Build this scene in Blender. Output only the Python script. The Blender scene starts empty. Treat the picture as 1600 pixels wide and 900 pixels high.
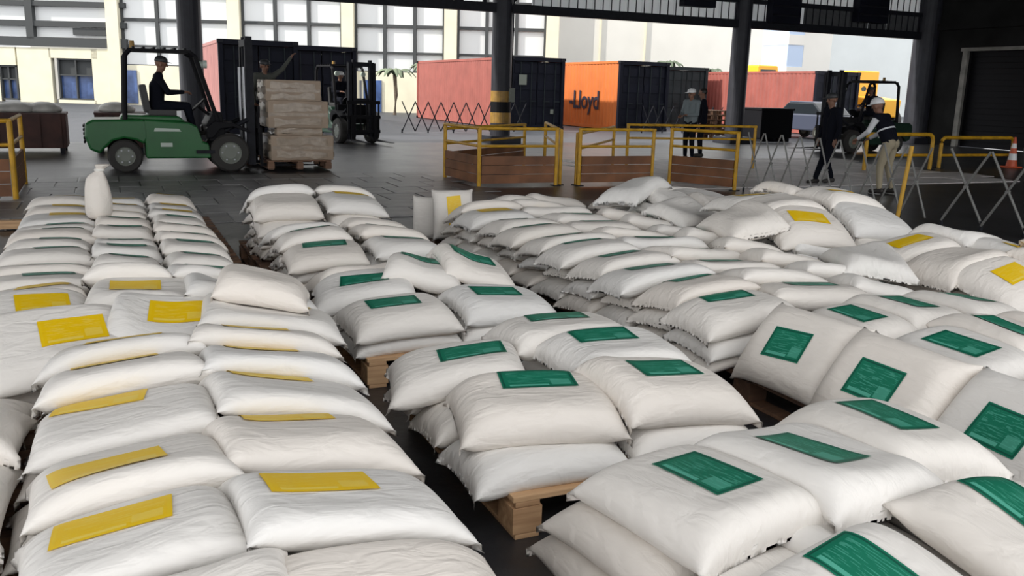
import bpy, bmesh, math, random
import numpy as np
from mathutils import Vector, Matrix

C = bpy.context.scene.collection
PI = math.pi
R = math.radians
random.seed(7)

# ------------------------------------------------------------------ camera
CAM_H = 1.65
cam_data = bpy.data.cameras.new('camera')
cam_data.sensor_width = 36.0
cam_data.lens = 36.0 * 1400.0 / 1600.0
cam_data.clip_start = 0.05
cam_data.clip_end = 500
cam = bpy.data.objects.new('camera', cam_data)
C.objects.link(cam)
cam.matrix_world = (Matrix.Translation((0, 0, CAM_H)) @ Matrix.Rotation(R(90 - 12.5635), 4, 'X') @ Matrix.Rotation(R(1.6), 4, 'Z'))
bpy.context.scene.camera = cam

# ------------------------------------------------------------------ sky, sun, exposure
world = bpy.data.worlds.new('sky')
bpy.context.scene.world = world
world.use_nodes = True
wn = world.node_tree.nodes
bg = wn['Background']
bg.inputs['Color'].default_value = (0.98, 0.985, 0.995, 1)
bg.inputs['Strength'].default_value = 1.0
sun_data = bpy.data.lights.new('sun', 'SUN')
sun_data.energy = 2.6
sun_data.angle = R(2.0)
sun_data.color = (1.0, 0.95, 0.86)
sun = bpy.data.objects.new('sun', sun_data)
C.objects.link(sun)
sun.rotation_euler = Vector((0.85, 0.30, -0.62)).to_track_quat('-Z', 'Y').to_euler()
vs = bpy.context.scene.view_settings
vs.view_transform = 'Standard'
vs.look = 'None'
vs.gamma = 1.0
vs.use_curve_mapping = False
vs.exposure = 1.0

# ------------------------------------------------------------------ the floor grid: b runs along the eave, a runs down the aisles
YAW = R(24.2068)
BX, BY = math.cos(YAW), math.sin(YAW)


def P(b, a, z=0.0):
    return Vector((BX * b - BY * a, BY * b + BX * a, z))


# ------------------------------------------------------------------ materials
def mat(name, color, rough=0.6, metal=0.0, noise=0.0, scale=8.0, bump=0.0, bscale=60.0, spec=0.5, rnd=0.0, trans=0.0):
    m = bpy.data.materials.new(name)
    m.use_nodes = True
    nt = m.node_tree
    p = nt.nodes['Principled BSDF']
    p.inputs['Base Color'].default_value = (*color, 1)
    p.inputs['Roughness'].default_value = rough
    p.inputs['Metallic'].default_value = metal
    p.inputs['Specular IOR Level'].default_value = spec
    p.inputs['Transmission Weight'].default_value = trans
    tc = nt.nodes.new('ShaderNodeTexCoord')
    src = None
    if noise > 0:
        n = nt.nodes.new('ShaderNodeTexNoise')
        n.inputs['Scale'].default_value = scale
        n.inputs['Detail'].default_value = 5
        nt.links.new(tc.outputs['Object'], n.inputs['Vector'])
        r = nt.nodes.new('ShaderNodeValToRGB')
        r.color_ramp.elements[0].position = 0.3
        r.color_ramp.elements[1].position = 0.7
        r.color_ramp.elements[0].color = (*[c * (1 - noise) for c in color], 1)
        r.color_ramp.elements[1].color = (*[min(1, c * (1 + noise * 0.5)) for c in color], 1)
        nt.links.new(n.outputs['Fac'], r.inputs['Fac'])
        src = r.outputs['Color']
    if rnd > 0:
        oi = nt.nodes.new('ShaderNodeObjectInfo')
        hs = nt.nodes.new('ShaderNodeHueSaturation')
        mr = nt.nodes.new('ShaderNodeMapRange')
        mr.inputs['To Min'].default_value = 1 - rnd
        mr.inputs['To Max'].default_value = 1 + rnd * 0.5
        nt.links.new(oi.outputs['Random'], mr.inputs['Value'])
        nt.links.new(mr.outputs['Result'], hs.inputs['Value'])
        if src:
            nt.links.new(src, hs.inputs['Color'])
        else:
            hs.inputs['Color'].default_value = (*color, 1)
        src = hs.outputs['Color']
    if src:
        nt.links.new(src, p.inputs['Base Color'])
    if bump > 0:
        n2 = nt.nodes.new('ShaderNodeTexNoise')
        n2.inputs['Scale'].default_value = bscale
        n2.inputs['Detail'].default_value = 4
        nt.links.new(tc.outputs['Object'], n2.inputs['Vector'])
        bp = nt.nodes.new('ShaderNodeBump')
        bp.inputs['Strength'].default_value = bump
        bp.inputs['Distance'].default_value = 0.02
        nt.links.new(n2.outputs['Fac'], bp.inputs['Height'])
        nt.links.new(bp.outputs['Normal'], p.inputs['Normal'])
    return m


def sack_material():
    m = bpy.data.materials.new('woven_sack')
    m.use_nodes = True
    nt = m.node_tree
    N, Lk = nt.nodes, nt.links
    p = N['Principled BSDF']
    p.inputs['Roughness'].default_value = 0.5
    p.inputs['Specular IOR Level'].default_value = 0.35
    oi = N.new('ShaderNodeObjectInfo')
    ramp = N.new('ShaderNodeValToRGB')
    e = ramp.color_ramp.elements
    e[0].position = 0.0
    e[0].color = (0.76, 0.705, 0.645, 1)
    e[1].position = 1.0
    e[1].color = (0.75, 0.735, 0.71, 1)
    k = e.new(0.5)
    k.color = (0.77, 0.73, 0.68, 1)
    Lk.new(oi.outputs['Random'], ramp.inputs['Fac'])
    Lk.new(ramp.outputs['Color'], p.inputs['Base Color'])
    tc = N.new('ShaderNodeTexCoord')
    mp = N.new('ShaderNodeMapping')
    mp.inputs['Scale'].default_value = (5.0, 14.0, 8.0)
    Lk.new(tc.outputs['Object'], mp.inputs['Vector'])
    n = N.new('ShaderNodeTexNoise')
    n.inputs['Scale'].default_value = 1.6
    n.inputs['Detail'].default_value = 3
    n.inputs['Distortion'].default_value = 0.6
    Lk.new(mp.outputs['Vector'], n.inputs['Vector'])
    bp = N.new('ShaderNodeBump')
    bp.inputs['Strength'].default_value = 0.36
    bp.inputs['Distance'].default_value = 0.03
    Lk.new(n.outputs['Fac'], bp.inputs['Height'])
    Lk.new(bp.outputs['Normal'], p.inputs['Normal'])
    return m


def label_material(name, base, light, dark):
    """Printed label: flat print of a frame line, a pale strip, a pale block and streaks of small lettering."""
    m = bpy.data.materials.new(name)
    m.use_nodes = True
    nt = m.node_tree
    N, Lk = nt.nodes, nt.links
    p = N['Principled BSDF']
    p.inputs['Roughness'].default_value = 0.45
    uv = N.new('ShaderNodeUVMap')
    sep = N.new('ShaderNodeSeparateXYZ')
    Lk.new(uv.outputs['UV'], sep.inputs['Vector'])
    u, v = sep.outputs['X'], sep.outputs['Y']

    def M(op, a, b=None):
        q = N.new('ShaderNodeMath')
        q.operation = op
        for i, x in enumerate((a, b)):
            if x is None:
                continue
            if isinstance(x, (int, float)):
                q.inputs[i].default_value = x
            else:
                Lk.new(x, q.inputs[i])
        return q.outputs[0]

    def rect(u0, u1, v0, v1):
        return M('MULTIPLY', M('MULTIPLY', M('GREATER_THAN', u, u0), M('LESS_THAN', u, u1)),
                 M('MULTIPLY', M('GREATER_THAN', v, v0), M('LESS_THAN', v, v1)))

    def mix(fac, c0, c1):
        q = N.new('ShaderNodeMix')
        q.data_type = 'RGBA'
        Lk.new(fac, q.inputs['Factor'])
        for sock, c in ((q.inputs['A'], c0), (q.inputs['B'], c1)):
            if isinstance(c, tuple):
                sock.default_value = (*c, 1)
            else:
                Lk.new(c, sock)
        return q.outputs['Result']
    oi = N.new('ShaderNodeObjectInfo')
    mp = N.new('ShaderNodeMapping')
    mp.inputs['Scale'].default_value = (4.0, 26.0, 1.0)
    Lk.new(uv.outputs['UV'], mp.inputs['Vector'])
    cmb = N.new('ShaderNodeCombineXYZ')
    Lk.new(M('MULTIPLY', oi.outputs['Random'], 40.0), cmb.inputs['X'])
    Lk.new(cmb.outputs['Vector'], mp.inputs['Location'])
    n = N.new('ShaderNodeTexNoise')
    n.inputs['Scale'].default_value = 1.0
    n.inputs['Detail'].default_value = 2
    Lk.new(mp.outputs['Vector'], n.inputs['Vector'])
    st = M('MULTIPLY', M('GREATER_THAN', n.outputs['Fac'], 0.56), rect(0.1, 0.93, 0.2, 0.9))
    col = mix(M('MULTIPLY', st, 0.45), base, light)
    col = mix(M('MULTIPLY', rect(0.10, 0.62, 0.10, 0.19), 0.9), col, light)
    col = mix(M('MULTIPLY', rect(0.66, 0.92, 0.14, 0.46), 0.55), col, light)
    frame = M('SUBTRACT', rect(0.02, 0.98, 0.035, 0.965), rect(0.045, 0.955, 0.075, 0.925))
    col = mix(M('MULTIPLY', frame, 0.8), col, dark)
    Lk.new(col, p.inputs['Base Color'])
    return m


def wood_material(name, c0, c1):
    m = bpy.data.materials.new(name)
    m.use_nodes = True
    nt = m.node_tree
    N, Lk = nt.nodes, nt.links
    p = N['Principled BSDF']
    p.inputs['Roughness'].default_value = 0.7
    tc = N.new('ShaderNodeTexCoord')
    mp = N.new('ShaderNodeMapping')
    mp.inputs['Scale'].default_value = (3, 40, 40)
    Lk.new(tc.outputs['Object'], mp.inputs['Vector'])
    n = N.new('ShaderNodeTexNoise')
    n.inputs['Scale'].default_value = 1.0
    n.inputs['Detail'].default_value = 4
    Lk.new(mp.outputs['Vector'], n.inputs['Vector'])
    oi = N.new('ShaderNodeObjectInfo')
    ad = N.new('ShaderNodeMath')
    ad.operation = 'MULTIPLY_ADD'
    Lk.new(oi.outputs['Random'], ad.inputs[0])
    ad.inputs[1].default_value = 0.5
    ad.inputs[2].default_value = -0.25
    a2 = N.new('ShaderNodeMath')
    a2.operation = 'ADD'
    Lk.new(n.outputs['Fac'], a2.inputs[0])
    Lk.new(ad.outputs[0], a2.inputs[1])
    r = N.new('ShaderNodeValToRGB')
    r.color_ramp.elements[0].position = 0.25
    r.color_ramp.elements[1].position = 0.75
    r.color_ramp.elements[0].color = (*c0, 1)
    r.color_ramp.elements[1].color = (*c1, 1)
    Lk.new(a2.outputs[0], r.inputs['Fac'])
    Lk.new(r.outputs['Color'], p.inputs['Base Color'])
    return m


def floor_material(name, c0, c1, r0, r1):
    m = bpy.data.materials.new(name)
    m.use_nodes = True
    nt = m.node_tree
    N, Lk = nt.nodes, nt.links
    p = N['Principled BSDF']
    tc = N.new('ShaderNodeTexCoord')
    n = N.new('ShaderNodeTexNoise')
    n.inputs['Scale'].default_value = 0.9
    n.inputs['Detail'].default_value = 9
    n.inputs['Roughness'].default_value = 0.62
    Lk.new(tc.outputs['Object'], n.inputs['Vector'])
    r = N.new('ShaderNodeValToRGB')
    r.color_ramp.elements[0].position = 0.35
    r.color_ramp.elements[1].position = 0.68
    r.color_ramp.elements[0].color = (*c0, 1)
    r.color_ramp.elements[1].color = (*c1, 1)
    Lk.new(n.outputs['Fac'], r.inputs['Fac'])
    Lk.new(r.outputs['Color'], p.inputs['Base Color'])
    mr = N.new('ShaderNodeMapRange')
    mr.inputs['To Min'].default_value = r0
    mr.inputs['To Max'].default_value = r1
    Lk.new(n.outputs['Fac'], mr.inputs['Value'])
    Lk.new(mr.outputs['Result'], p.inputs['Roughness'])
    n2 = N.new('ShaderNodeTexNoise')
    n2.inputs['Scale'].default_value = 14
    n2.inputs['Detail'].default_value = 6
    Lk.new(tc.outputs['Object'], n2.inputs['Vector'])
    bp = N.new('ShaderNodeBump')
    bp.inputs['Strength'].default_value = 0.25
    bp.inputs['Distance'].default_value = 0.015
    Lk.new(n2.outputs['Fac'], bp.inputs['Height'])
    Lk.new(bp.outputs['Normal'], p.inputs['Normal'])
    return m


MT = {
    'sack': sack_material(),
    'green': label_material('green_label', (0.008, 0.165, 0.095), (0.10, 0.42, 0.31), (0.004, 0.06, 0.04)),
    'yellow': label_material('yellow_label', (0.82, 0.53, 0.004), (0.83, 0.64, 0.12), (0.82, 0.56, 0.01)),
    'wood': wood_material('pallet_wood', (0.36, 0.20, 0.10), (0.62, 0.40, 0.22)),
    'darkwood': wood_material('old_pallet_wood', (0.10, 0.055, 0.035), (0.22, 0.12, 0.07)),
    'floor': floor_material('dark_concrete', (0.012, 0.012, 0.014), (0.05, 0.05, 0.054), 0.22, 0.5),
    'slab': mat('paving', (0.21, 0.205, 0.205), 0.4, noise=0.35, scale=3, bump=0.2, rnd=0.35),
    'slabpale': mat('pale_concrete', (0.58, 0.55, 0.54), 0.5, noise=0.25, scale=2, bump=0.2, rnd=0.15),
    'yard': floor_material('yard_asphalt', (0.03, 0.034, 0.042), (0.065, 0.07, 0.082), 0.4, 0.7),
    'roof': mat('roof_sheet', (0.035, 0.037, 0.04), 0.7, noise=0.2),
    'steel': mat('dark_steel', (0.012, 0.013, 0.018), 0.6, spec=0.2, noise=0.3, bump=0.05),
    'column': mat('column_paint', (0.025, 0.026, 0.034), 0.5, spec=0.3, noise=0.25, scale=3),
    'hazard_yellow': mat('hazard_yellow', (0.30, 0.17, 0.03), 0.5, noise=0.3),
    'black': mat('black_paint', (0.006, 0.006, 0.008), 0.6, spec=0.15),
    'wall': mat('dark_wall', (0.017, 0.017, 0.017), 0.9, spec=0.1, noise=0.35, scale=1.2),
    'wallpale': mat('grimy_pale_frame', (0.20, 0.195, 0.175), 0.7, noise=0.35, scale=3),
    'sheet': None,
    'facade': mat('cream_render', (0.74, 0.70, 0.54), 0.8, noise=0.08, scale=1),
    'facadewhite': mat('pale_render', (0.68, 0.67, 0.63), 0.8, noise=0.05, scale=0.5),
    'coolwhite': mat('cool_grey_render', (0.50, 0.535, 0.55), 0.8, noise=0.05, scale=0.5),
    'mullion': mat('window_steel', (0.06, 0.064, 0.066), 0.6, spec=0.2),
    'pane': mat('pale_pane', (0.70, 0.72, 0.72), 0.2, spec=0.6),
    'bluepane': mat('blue_shaded_pane', (0.07, 0.12, 0.28), 0.2, noise=0.5, scale=1.5),
    'red': mat('red_container', (0.29, 0.082, 0.066), 0.6, noise=0.18, scale=1.5),
    'orange': mat('orange_container', (0.52, 0.14, 0.028), 0.6, noise=0.12, scale=1.5),
    'pink': mat('faded_red_container', (0.34, 0.15, 0.14), 0.6, noise=0.18, scale=1.5),
    'cdark': mat('end_shade_and_box_dark', (0.006, 0.007, 0.014), 0.6, spec=0.15, noise=0.3, scale=1.5),  # shade on the container ends put into the colour; louvre boxes share it
    'cgreen': mat('container_dark_green', (0.018, 0.024, 0.027), 0.6, spec=0.15, noise=0.3, scale=1.5),
    'navytext': mat('navy_lettering', (0.012, 0.014, 0.03), 0.6),
    'yellow_paint': mat('yellow_pipe', (0.55, 0.30, 0.012), 0.45, noise=0.3, scale=6),
    'rust': mat('rusty_board', (0.19, 0.075, 0.028), 0.6, noise=0.45, scale=2.5, bump=0.1),
    'lattice': mat('grey_lattice', (0.22, 0.22, 0.21), 0.4, metal=0.2, noise=0.3),
    'fork_green': mat('truck_green', (0.010, 0.105, 0.024), 0.35, noise=0.2, scale=2),
    'fork_dark': mat('truck_dark_green', (0.012, 0.035, 0.022), 0.4, noise=0.2),
    'rubber': mat('tyre_rubber', (0.03, 0.028, 0.026), 0.8, bump=0.1),
    'rim': mat('rim_grey', (0.16, 0.175, 0.15), 0.5),
    'decal': mat('pale_decal', (0.45, 0.52, 0.46), 0.5),
    'chrome': mat('bare_steel', (0.35, 0.36, 0.38), 0.35, metal=0.7),
    'seat': mat('seat_vinyl', (0.02, 0.02, 0.02), 0.5),
    'carton': mat('carton_board', (0.34, 0.26, 0.19), 0.6, noise=0.15, scale=3),
    'loadsheet': mat('pale_sheeting', (0.50, 0.49, 0.46), 0.5, noise=0.3, scale=4),
    'film': mat('stretch_film', (0.37, 0.30, 0.23), 0.25, noise=0.2, scale=10, bump=0.4, bscale=12),
    'skin': mat('skin', (0.20, 0.10, 0.065), 0.55),
    'navy': mat('navy_cloth', (0.006, 0.007, 0.012), 0.9, spec=0.1, bump=0.2, bscale=25),
    'olive': mat('olive_cloth', (0.075, 0.08, 0.07), 0.85, bump=0.2, bscale=25),
    'greycloth': mat('grey_teal_cloth', (0.15, 0.18, 0.19), 0.85, bump=0.2, bscale=25),
    'khaki': mat('khaki_cloth', (0.30, 0.26, 0.18), 0.85, bump=0.2, bscale=25),
    'whitecloth': mat('white_cloth', (0.55, 0.56, 0.58), 0.8, bump=0.2, bscale=25),
    'reflect': mat('reflective_tape', (0.55, 0.57, 0.60), 0.4),
    'helmet': mat('white_helmet', (0.75, 0.75, 0.76), 0.3),
    'darkhelmet': mat('dark_cap', (0.03, 0.032, 0.035), 0.5),
    'hair': mat('black_hair', (0.01, 0.008, 0.007), 0.6),
    'shoe': mat('dark_boot', (0.02, 0.017, 0.015), 0.6),
    'eye': mat('eye_dark', (0.01, 0.01, 0.01), 0.2),
    'loader': mat('loader_yellow', (0.85, 0.42, 0.02), 0.4),
    'cone': mat('cone_orange', (0.55, 0.09, 0.03), 0.5),
    'bin': mat('oxide_bin', (0.055, 0.02, 0.015), 0.7, noise=0.4, scale=4),
    'carblue': mat('car_blue_grey', (0.06, 0.07, 0.105), 0.3),
    'glass': mat('dark_glass', (0.02, 0.025, 0.03), 0.08),
    'leaf': mat('palm_leaf', (0.16, 0.20, 0.13), 0.7, rnd=0.3),
    'bark': mat('palm_bark', (0.14, 0.11, 0.08), 0.9, noise=0.3),
    'tank': mat('pale_blue_tower', (0.42, 0.52, 0.68), 0.6),
    'string': mat('tie_string', (0.75, 0.74, 0.70), 0.7),
}


def sheet_material():
    m = bpy.data.materials.new('translucent_sheet')
    m.use_nodes = True
    nt = m.node_tree
    out = nt.nodes['Material Output']
    d = nt.nodes.new('ShaderNodeBsdfDiffuse')
    d.inputs['Color'].default_value = (0.72, 0.74, 0.74, 1)
    t = nt.nodes.new('ShaderNodeBsdfTranslucent')
    t.inputs['Color'].default_value = (0.72, 0.74, 0.75, 1)
    mx = nt.nodes.new('ShaderNodeMixShader')
    mx.inputs['Fac'].default_value = 0.55
    nt.links.new(d.outputs[0], mx.inputs[1])
    nt.links.new(t.outputs[0], mx.inputs[2])
    nt.links.new(mx.outputs[0], out.inputs['Surface'])
    return m


MT['sheet'] = sheet_material()
MT['sheetdark'] = mat('grey_sheet', (0.10, 0.105, 0.11), 0.5, noise=0.2)


# ------------------------------------------------------------------ object helpers
def tag(o, label=None, cat=None, group=None, kind=None):
    if label:
        o['label'] = label
    if cat:
        o['category'] = cat
    if group:
        o['group'] = group
    if kind:
        o['kind'] = kind
    return o


def empty(name, loc, rz=0.0, label=None, cat=None, group=None, kind=None):
    o = bpy.data.objects.new(name, None)
    o.empty_display_size = 0.1
    C.objects.link(o)
    o.location = loc
    o.rotation_euler = (0, 0, rz)
    return tag(o, label, cat, group, kind)


class MB:
    """Collects simple shapes into one mesh."""

    def __init__(self):
        self.bm = bmesh.new()
        self.mi = 0

    def _paint(self, faces):
        for f in faces:
            f.material_index = self.mi

    def box(self, c, s, rot=None, bevel=0.0):
        q = bmesh.ops.create_cube(self.bm, size=1.0)
        vs_ = q['verts']
        bmesh.ops.scale(self.bm, vec=s, verts=vs_)
        if bevel > 0:
            ed = list({e for v in vs_ for e in v.link_edges})
            r = bmesh.ops.bevel(self.bm, geom=ed, offset=bevel, segments=2, affect='EDGES', profile=0.7)
            vs_ = list({v for f in r['faces'] for v in f.verts} | {v for v in vs_ if v.is_valid})
        M = Matrix.Translation(c)
        if rot is not None:
            M = M @ (rot if isinstance(rot, Matrix) else Matrix.Rotation(rot, 4, 'Z'))
        bmesh.ops.transform(self.bm, matrix=M, verts=vs_)
        self._paint({f for v in vs_ for f in v.link_faces})
        return self

    def cyl(self, p, q, r1, r2=None, n=12, caps=True):
        p, q = Vector(p), Vector(q)
        r2 = r1 if r2 is None else r2
        d = q - p
        k = bmesh.ops.create_cone(self.bm, cap_ends=caps, segments=n, radius1=r1, radius2=r2, depth=d.length)
        M = Matrix.Translation((p + q) / 2) @ d.to_track_quat('Z', 'Y').to_matrix().to_4x4()
        bmesh.ops.transform(self.bm, matrix=M, verts=k['verts'])
        self._paint({f for v in k['verts'] for f in v.link_faces})
        return self

    def sphere(self, c, r, s=(1, 1, 1), n=12):
        k = bmesh.ops.create_uvsphere(self.bm, u_segments=n, v_segments=max(6, n * 2 // 3), radius=r)
        bmesh.ops.transform(self.bm, matrix=Matrix.Translation(c) @ Matrix.Diagonal((*s, 1)), verts=k['verts'])
        self._paint({f for v in k['verts'] for f in v.link_faces})
        return self

    def tube(self, pts, r, n=8):
        pts = [Vector(p) for p in pts]
        rings = []
        up = Vector((0, 0, 1))
        for i, p in enumerate(pts):
            d = (pts[min(i + 1, len(pts) - 1)] - pts[max(i - 1, 0)]).normalized()
            x = d.cross(up)
            if x.length < 0.05:
                x = d.cross(Vector((1, 0, 0)))
            x.normalize()
            y = x.cross(d).normalized()
            rings.append([self.bm.verts.new(p + (x * math.cos(2 * PI * k / n) + y * math.sin(2 * PI * k / n)) * r) for k in range(n)])
        fs = []
        for a, b in zip(rings, rings[1:]):
            for k in range(n):
                fs.append(self.bm.faces.new((a[k], a[(k + 1) % n], b[(k + 1) % n], b[k])))
        fs.append(self.bm.faces.new(rings[0][::-1]))
        fs.append(self.bm.faces.new(rings[-1]))
        self._paint(fs)
        return self

    def prism(self, prof, y0, y1):
        """Outline in x,z extruded along y."""
        a = [self.bm.verts.new((x, y0, z)) for x, z in prof]
        b = [self.bm.verts.new((x, y1, z)) for x, z in prof]
        n = len(prof)
        fs = [self.bm.faces.new(a), self.bm.faces.new(b[::-1])]
        for i in range(n):
            fs.append(self.bm.faces.new((a[i], b[i], b[(i + 1) % n], a[(i + 1) % n])))
        self._paint(fs)
        return self

    def lathe(self, prof, c=(0, 0, 0), n=20, axis='Z'):
        M = Matrix.Translation(c)
        if axis == 'Y':
            M = M @ Matrix.Rotation(-PI / 2, 4, 'X')
        rings = []
        for r, z in prof:
            rings.append([self.bm.verts.new(M @ Vector((r * math.cos(2 * PI * k / n), r * math.sin(2 * PI * k / n), z))) for k in range(n)])
        fs = []
        for a, b in zip(rings, rings[1:]):
            for k in range(n):
                fs.append(self.bm.faces.new((a[k], a[(k + 1) % n], b[(k + 1) % n], b[k])))
        fs.append(self.bm.faces.new(rings[0][::-1]))
        fs.append(self.bm.faces.new(rings[-1]))
        self._paint(fs)
        return self

    def build(self, name, mats, parent=None, loc=None, rz=None, smooth=False, bevel=0.0):
        bm = self.bm
        bmesh.ops.recalc_face_normals(bm, faces=bm.faces)
        me = bpy.data.meshes.new(name)
        bm.to_mesh(me)
        bm.free()
        for k in (mats if isinstance(mats, (list, tuple)) else [mats]):
            me.materials.append(k)
        o = bpy.data.objects.new(name, me)
        C.objects.link(o)
        if parent:
            o.parent = parent
        if loc is not None:
            o.location = loc
        if rz is not None:
            o.rotation_euler = (0, 0, rz)
        if smooth:
            me.polygons.foreach_set('use_smooth', [True] * len(me.polygons))
        if bevel > 0:
            md = o.modifiers.new('edge', 'BEVEL')
            md.width = bevel
            md.segments = 2
            md.limit_method = 'ANGLE'
        return o


def link_copy(o, parent, loc=None, rot=None, name=None):
    c = o.copy()
    if name:
        c.name = name
    C.objects.link(c)
    c.parent = parent
    if loc is not None:
        c.location = loc
    if rot is not None:
        c.rotation_euler = rot
    return c


def struct(o):
    o['kind'] = 'structure'
    return o


ORD = ['first', 'second', 'third', 'fourth', 'fifth', 'sixth', 'seventh', 'eighth', 'ninth', 'tenth', 'eleventh', 'twelfth',
       'thirteenth', 'fourteenth', 'fifteenth', 'sixteenth', 'seventeenth', 'eighteenth', 'nineteenth', 'twentieth']


# ------------------------------------------------------------------ the place: floor, roof, columns, wall
def slab_quad(name, pts, m, thick=0.2, z=0.0):
    b = MB()
    top = [b.bm.verts.new((p[0], p[1], z)) for p in pts]
    bot = [b.bm.verts.new((p[0], p[1], z - thick)) for p in pts]
    b.bm.faces.new(top)
    b.bm.faces.new(bot[::-1])
    n = len(pts)
    for i in range(n):
        b.bm.faces.new((top[i], bot[i], bot[(i + 1) % n], top[(i + 1) % n]))
    return b.build(name, m)


EAVE = 25.74
floor = struct(slab_quad('floor', [P(-18, -6), P(28.7, -6), P(28.7, EAVE), P(-18, EAVE)], MT['floor']))
yard = struct(slab_quad('ground', [P(-70, EAVE), P(110, EAVE), P(110, 130), P(-70, 130)], MT['yard'], z=-0.004))
side_ground = slab_quad('ground', [P(-70, -6), P(-18, -6), P(-18, EAVE), P(-70, EAVE)], MT['yard'], z=-0.004)
struct(side_ground)
# paving slabs let into the floor behind the sacks
sb = MB().box((0, 0, 0), (0.575, 0.775, 0.03), bevel=0.006).build('paving_slab', MT['slab'])
first = True
for i in range(15):
    for j in range(7):
        b0, a0 = -3.2 + 0.6 * i + (0.3 if j % 2 else 0), 11.4 + 0.8 * j
        o = sb if first else sb.copy()
        if not first:
            C.objects.link(o)
        first = False
        o.parent = floor
        o.location = P(b0, a0, 0.0 + random.uniform(-0.004, 0.004))
        o.rotation_euler = (random.uniform(-0.004, 0.004), random.uniform(-0.004, 0.004), YAW)

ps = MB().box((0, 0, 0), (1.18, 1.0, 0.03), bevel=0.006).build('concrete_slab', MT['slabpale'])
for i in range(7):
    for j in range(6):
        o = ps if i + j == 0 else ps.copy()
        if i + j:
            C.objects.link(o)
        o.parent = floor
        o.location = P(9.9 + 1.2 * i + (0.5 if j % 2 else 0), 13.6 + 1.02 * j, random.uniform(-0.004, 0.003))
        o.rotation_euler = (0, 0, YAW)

roof = struct(MB().box((6.3, 12.85, 7.6), (46, 25.9, 0.12)).build('roof', MT['roof'], rz=YAW))
for k in range(7):
    pb = MB()
    pb.box((6.3, 1.5 + 4 * k, 7.35), (46, 0.14, 0.36))
    q = pb.build('roof_purlin', MT['steel'], roof)

# right-hand end wall with a loading door
wb_ = 28.75
wm = MB()
d0, d1, dh = 21.0, 23.95, 3.4
wm.box((wb_, (d1 + EAVE) / 2, 3.75), (0.3, EAVE - d1, 7.5))
wm.box((wb_, (d0 - 6) / 2, 3.75), (0.3, d0 + 6, 7.5))
wm.box((wb_, (d0 + d1) / 2, (7.5 + dh) / 2), (0.3, d1 - d0, 7.5 - dh))
wall_r = struct(wm.build('wall_right', MT['wall'], rz=YAW))
dr = empty('door_1', (0, 0, 0), YAW, kind='structure')
for y, w in ((d0 - 0.02, 0.32), (d1 + 0.05, 0.2)):
    MB().box((wb_ - 0.2, y, dh / 2), (0.12, w, dh)).build('door_jamb', MT['wallpale'], dr)
MB().box((wb_ - 0.2, (d0 + d1) / 2, dh + 0.06), (0.12, d1 - d0 + 0.5, 0.12)).build('door_lintel', MT['wallpale'], dr)
for k in range(17):
    MB().box((wb_ + 0.05, (d0 + d1) / 2, 0.1 + 0.2 * k), (0.04, d1 - d0, 0.19)).build('dark_void_slat', MT['black'], dr)  # black slats stand in for the unlit depth of the open doorway
MB().box((wb_ + 0.12, (d0 + d1) / 2, dh / 2), (0.05, d1 - d0 + 0.2, dh)).build('light_stop_plate', MT['black'], dr)  # added plate that blocks daylight leaking between the slats
trim = struct(MB().box((wb_ - 0.25, 15, 4.3), (0.2, 22, 0.25)).build('trim_1', MT['wall'], rz=YAW))

# columns along the eave, with hazard bands and a small box
for k, b in enumerate((2.1, 11.02, 19.85, 28.4)):
    c = empty('column', P(b, EAVE, 0), YAW, kind='structure')
    r = 0.31 if k < 3 else 0.45
    MB().cyl((0, 0, 0), (0, 0, 7.5), r, n=24).build('shaft', MT['column'], c, smooth=False)
    MB().box((0, 0, 0.11), (1.0, 1.0, 0.22), bevel=0.02).build('plinth', MT['column'], c)
    if k == 1:
        for j in range(3):
            MB().cyl((0, 0, 0.6 + 0.32 * j), (0, 0, 0.92 + 0.32 * j), r + 0.008, n=24).build('hazard_band', MT['black' if j % 2 else 'hazard_yellow'], c)
        MB().box((0.2, -r - 0.06, 1.45), (0.16, 0.12, 0.42), bevel=0.01).build('switch_box', MT['rim'], c)
        for j, z in enumerate((1.62, 1.75)):
            MB().tube([(0.2, -r - 0.05, z), (0.2, -r - 0.05, 3.4 + j)], 0.02).build('conduit', MT['steel'], c)

# hung fascia: beam, rail, bars, translucent sheets, dark louvre boxes, truss
ZB = 3.85
fs = empty('eave_fascia', P(0, EAVE - 0.05, 0), YAW, kind='structure')
MB().box((8, 0, ZB + 0.13), (41.5, 0.22, 0.26)).build('bottom_beam', MT['steel'], fs)
MB().box((8, 0, ZB + 0.88), (41.5, 0.16, 0.14)).build('middle_rail', MT['steel'], fs)
MB().box((8, 0, ZB + 2.5), (41.5, 0.2, 0.3)).build('top_beam', MT['steel'], fs)
bar = None
b = 12.0
while b < 28.2:
    if bar is None:
        bar = MB().box((0, 0, ZB + 1.4), (0.022, 0.03, 2.3)).build('bar', MT['steel'], fs)
        o = bar
    else:
        o = link_copy(bar, fs)
    o.location = (b, -0.02, 0)
    b += 0.30
sheets = [MB().box((0, 0.12, ZB + 1.65), (0.296, 0.012, 1.42)).build('upper_sheet', MT['sheet'], fs),
          MB().box((0, 0.12, ZB + 0.54), (0.296, 0.012, 0.58)).build('lower_sheet', MT['sheet'], fs),
          MB().box((0, 0.12, ZB + 0.54), (0.296, 0.012, 0.58)).build('dark_sheet', MT['sheetdark'], fs)]
used = [False] * 3
b = 12.15
while b < 28.2:
    for kind in ((0, 1) if b < 22.6 else (0, 2)):
        o = sheets[kind] if not used[kind] else link_copy(sheets[kind], fs)
        used[kind] = True
        o.location = (b, random.uniform(-0.01, 0.01), 0)
    b += 0.30
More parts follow.
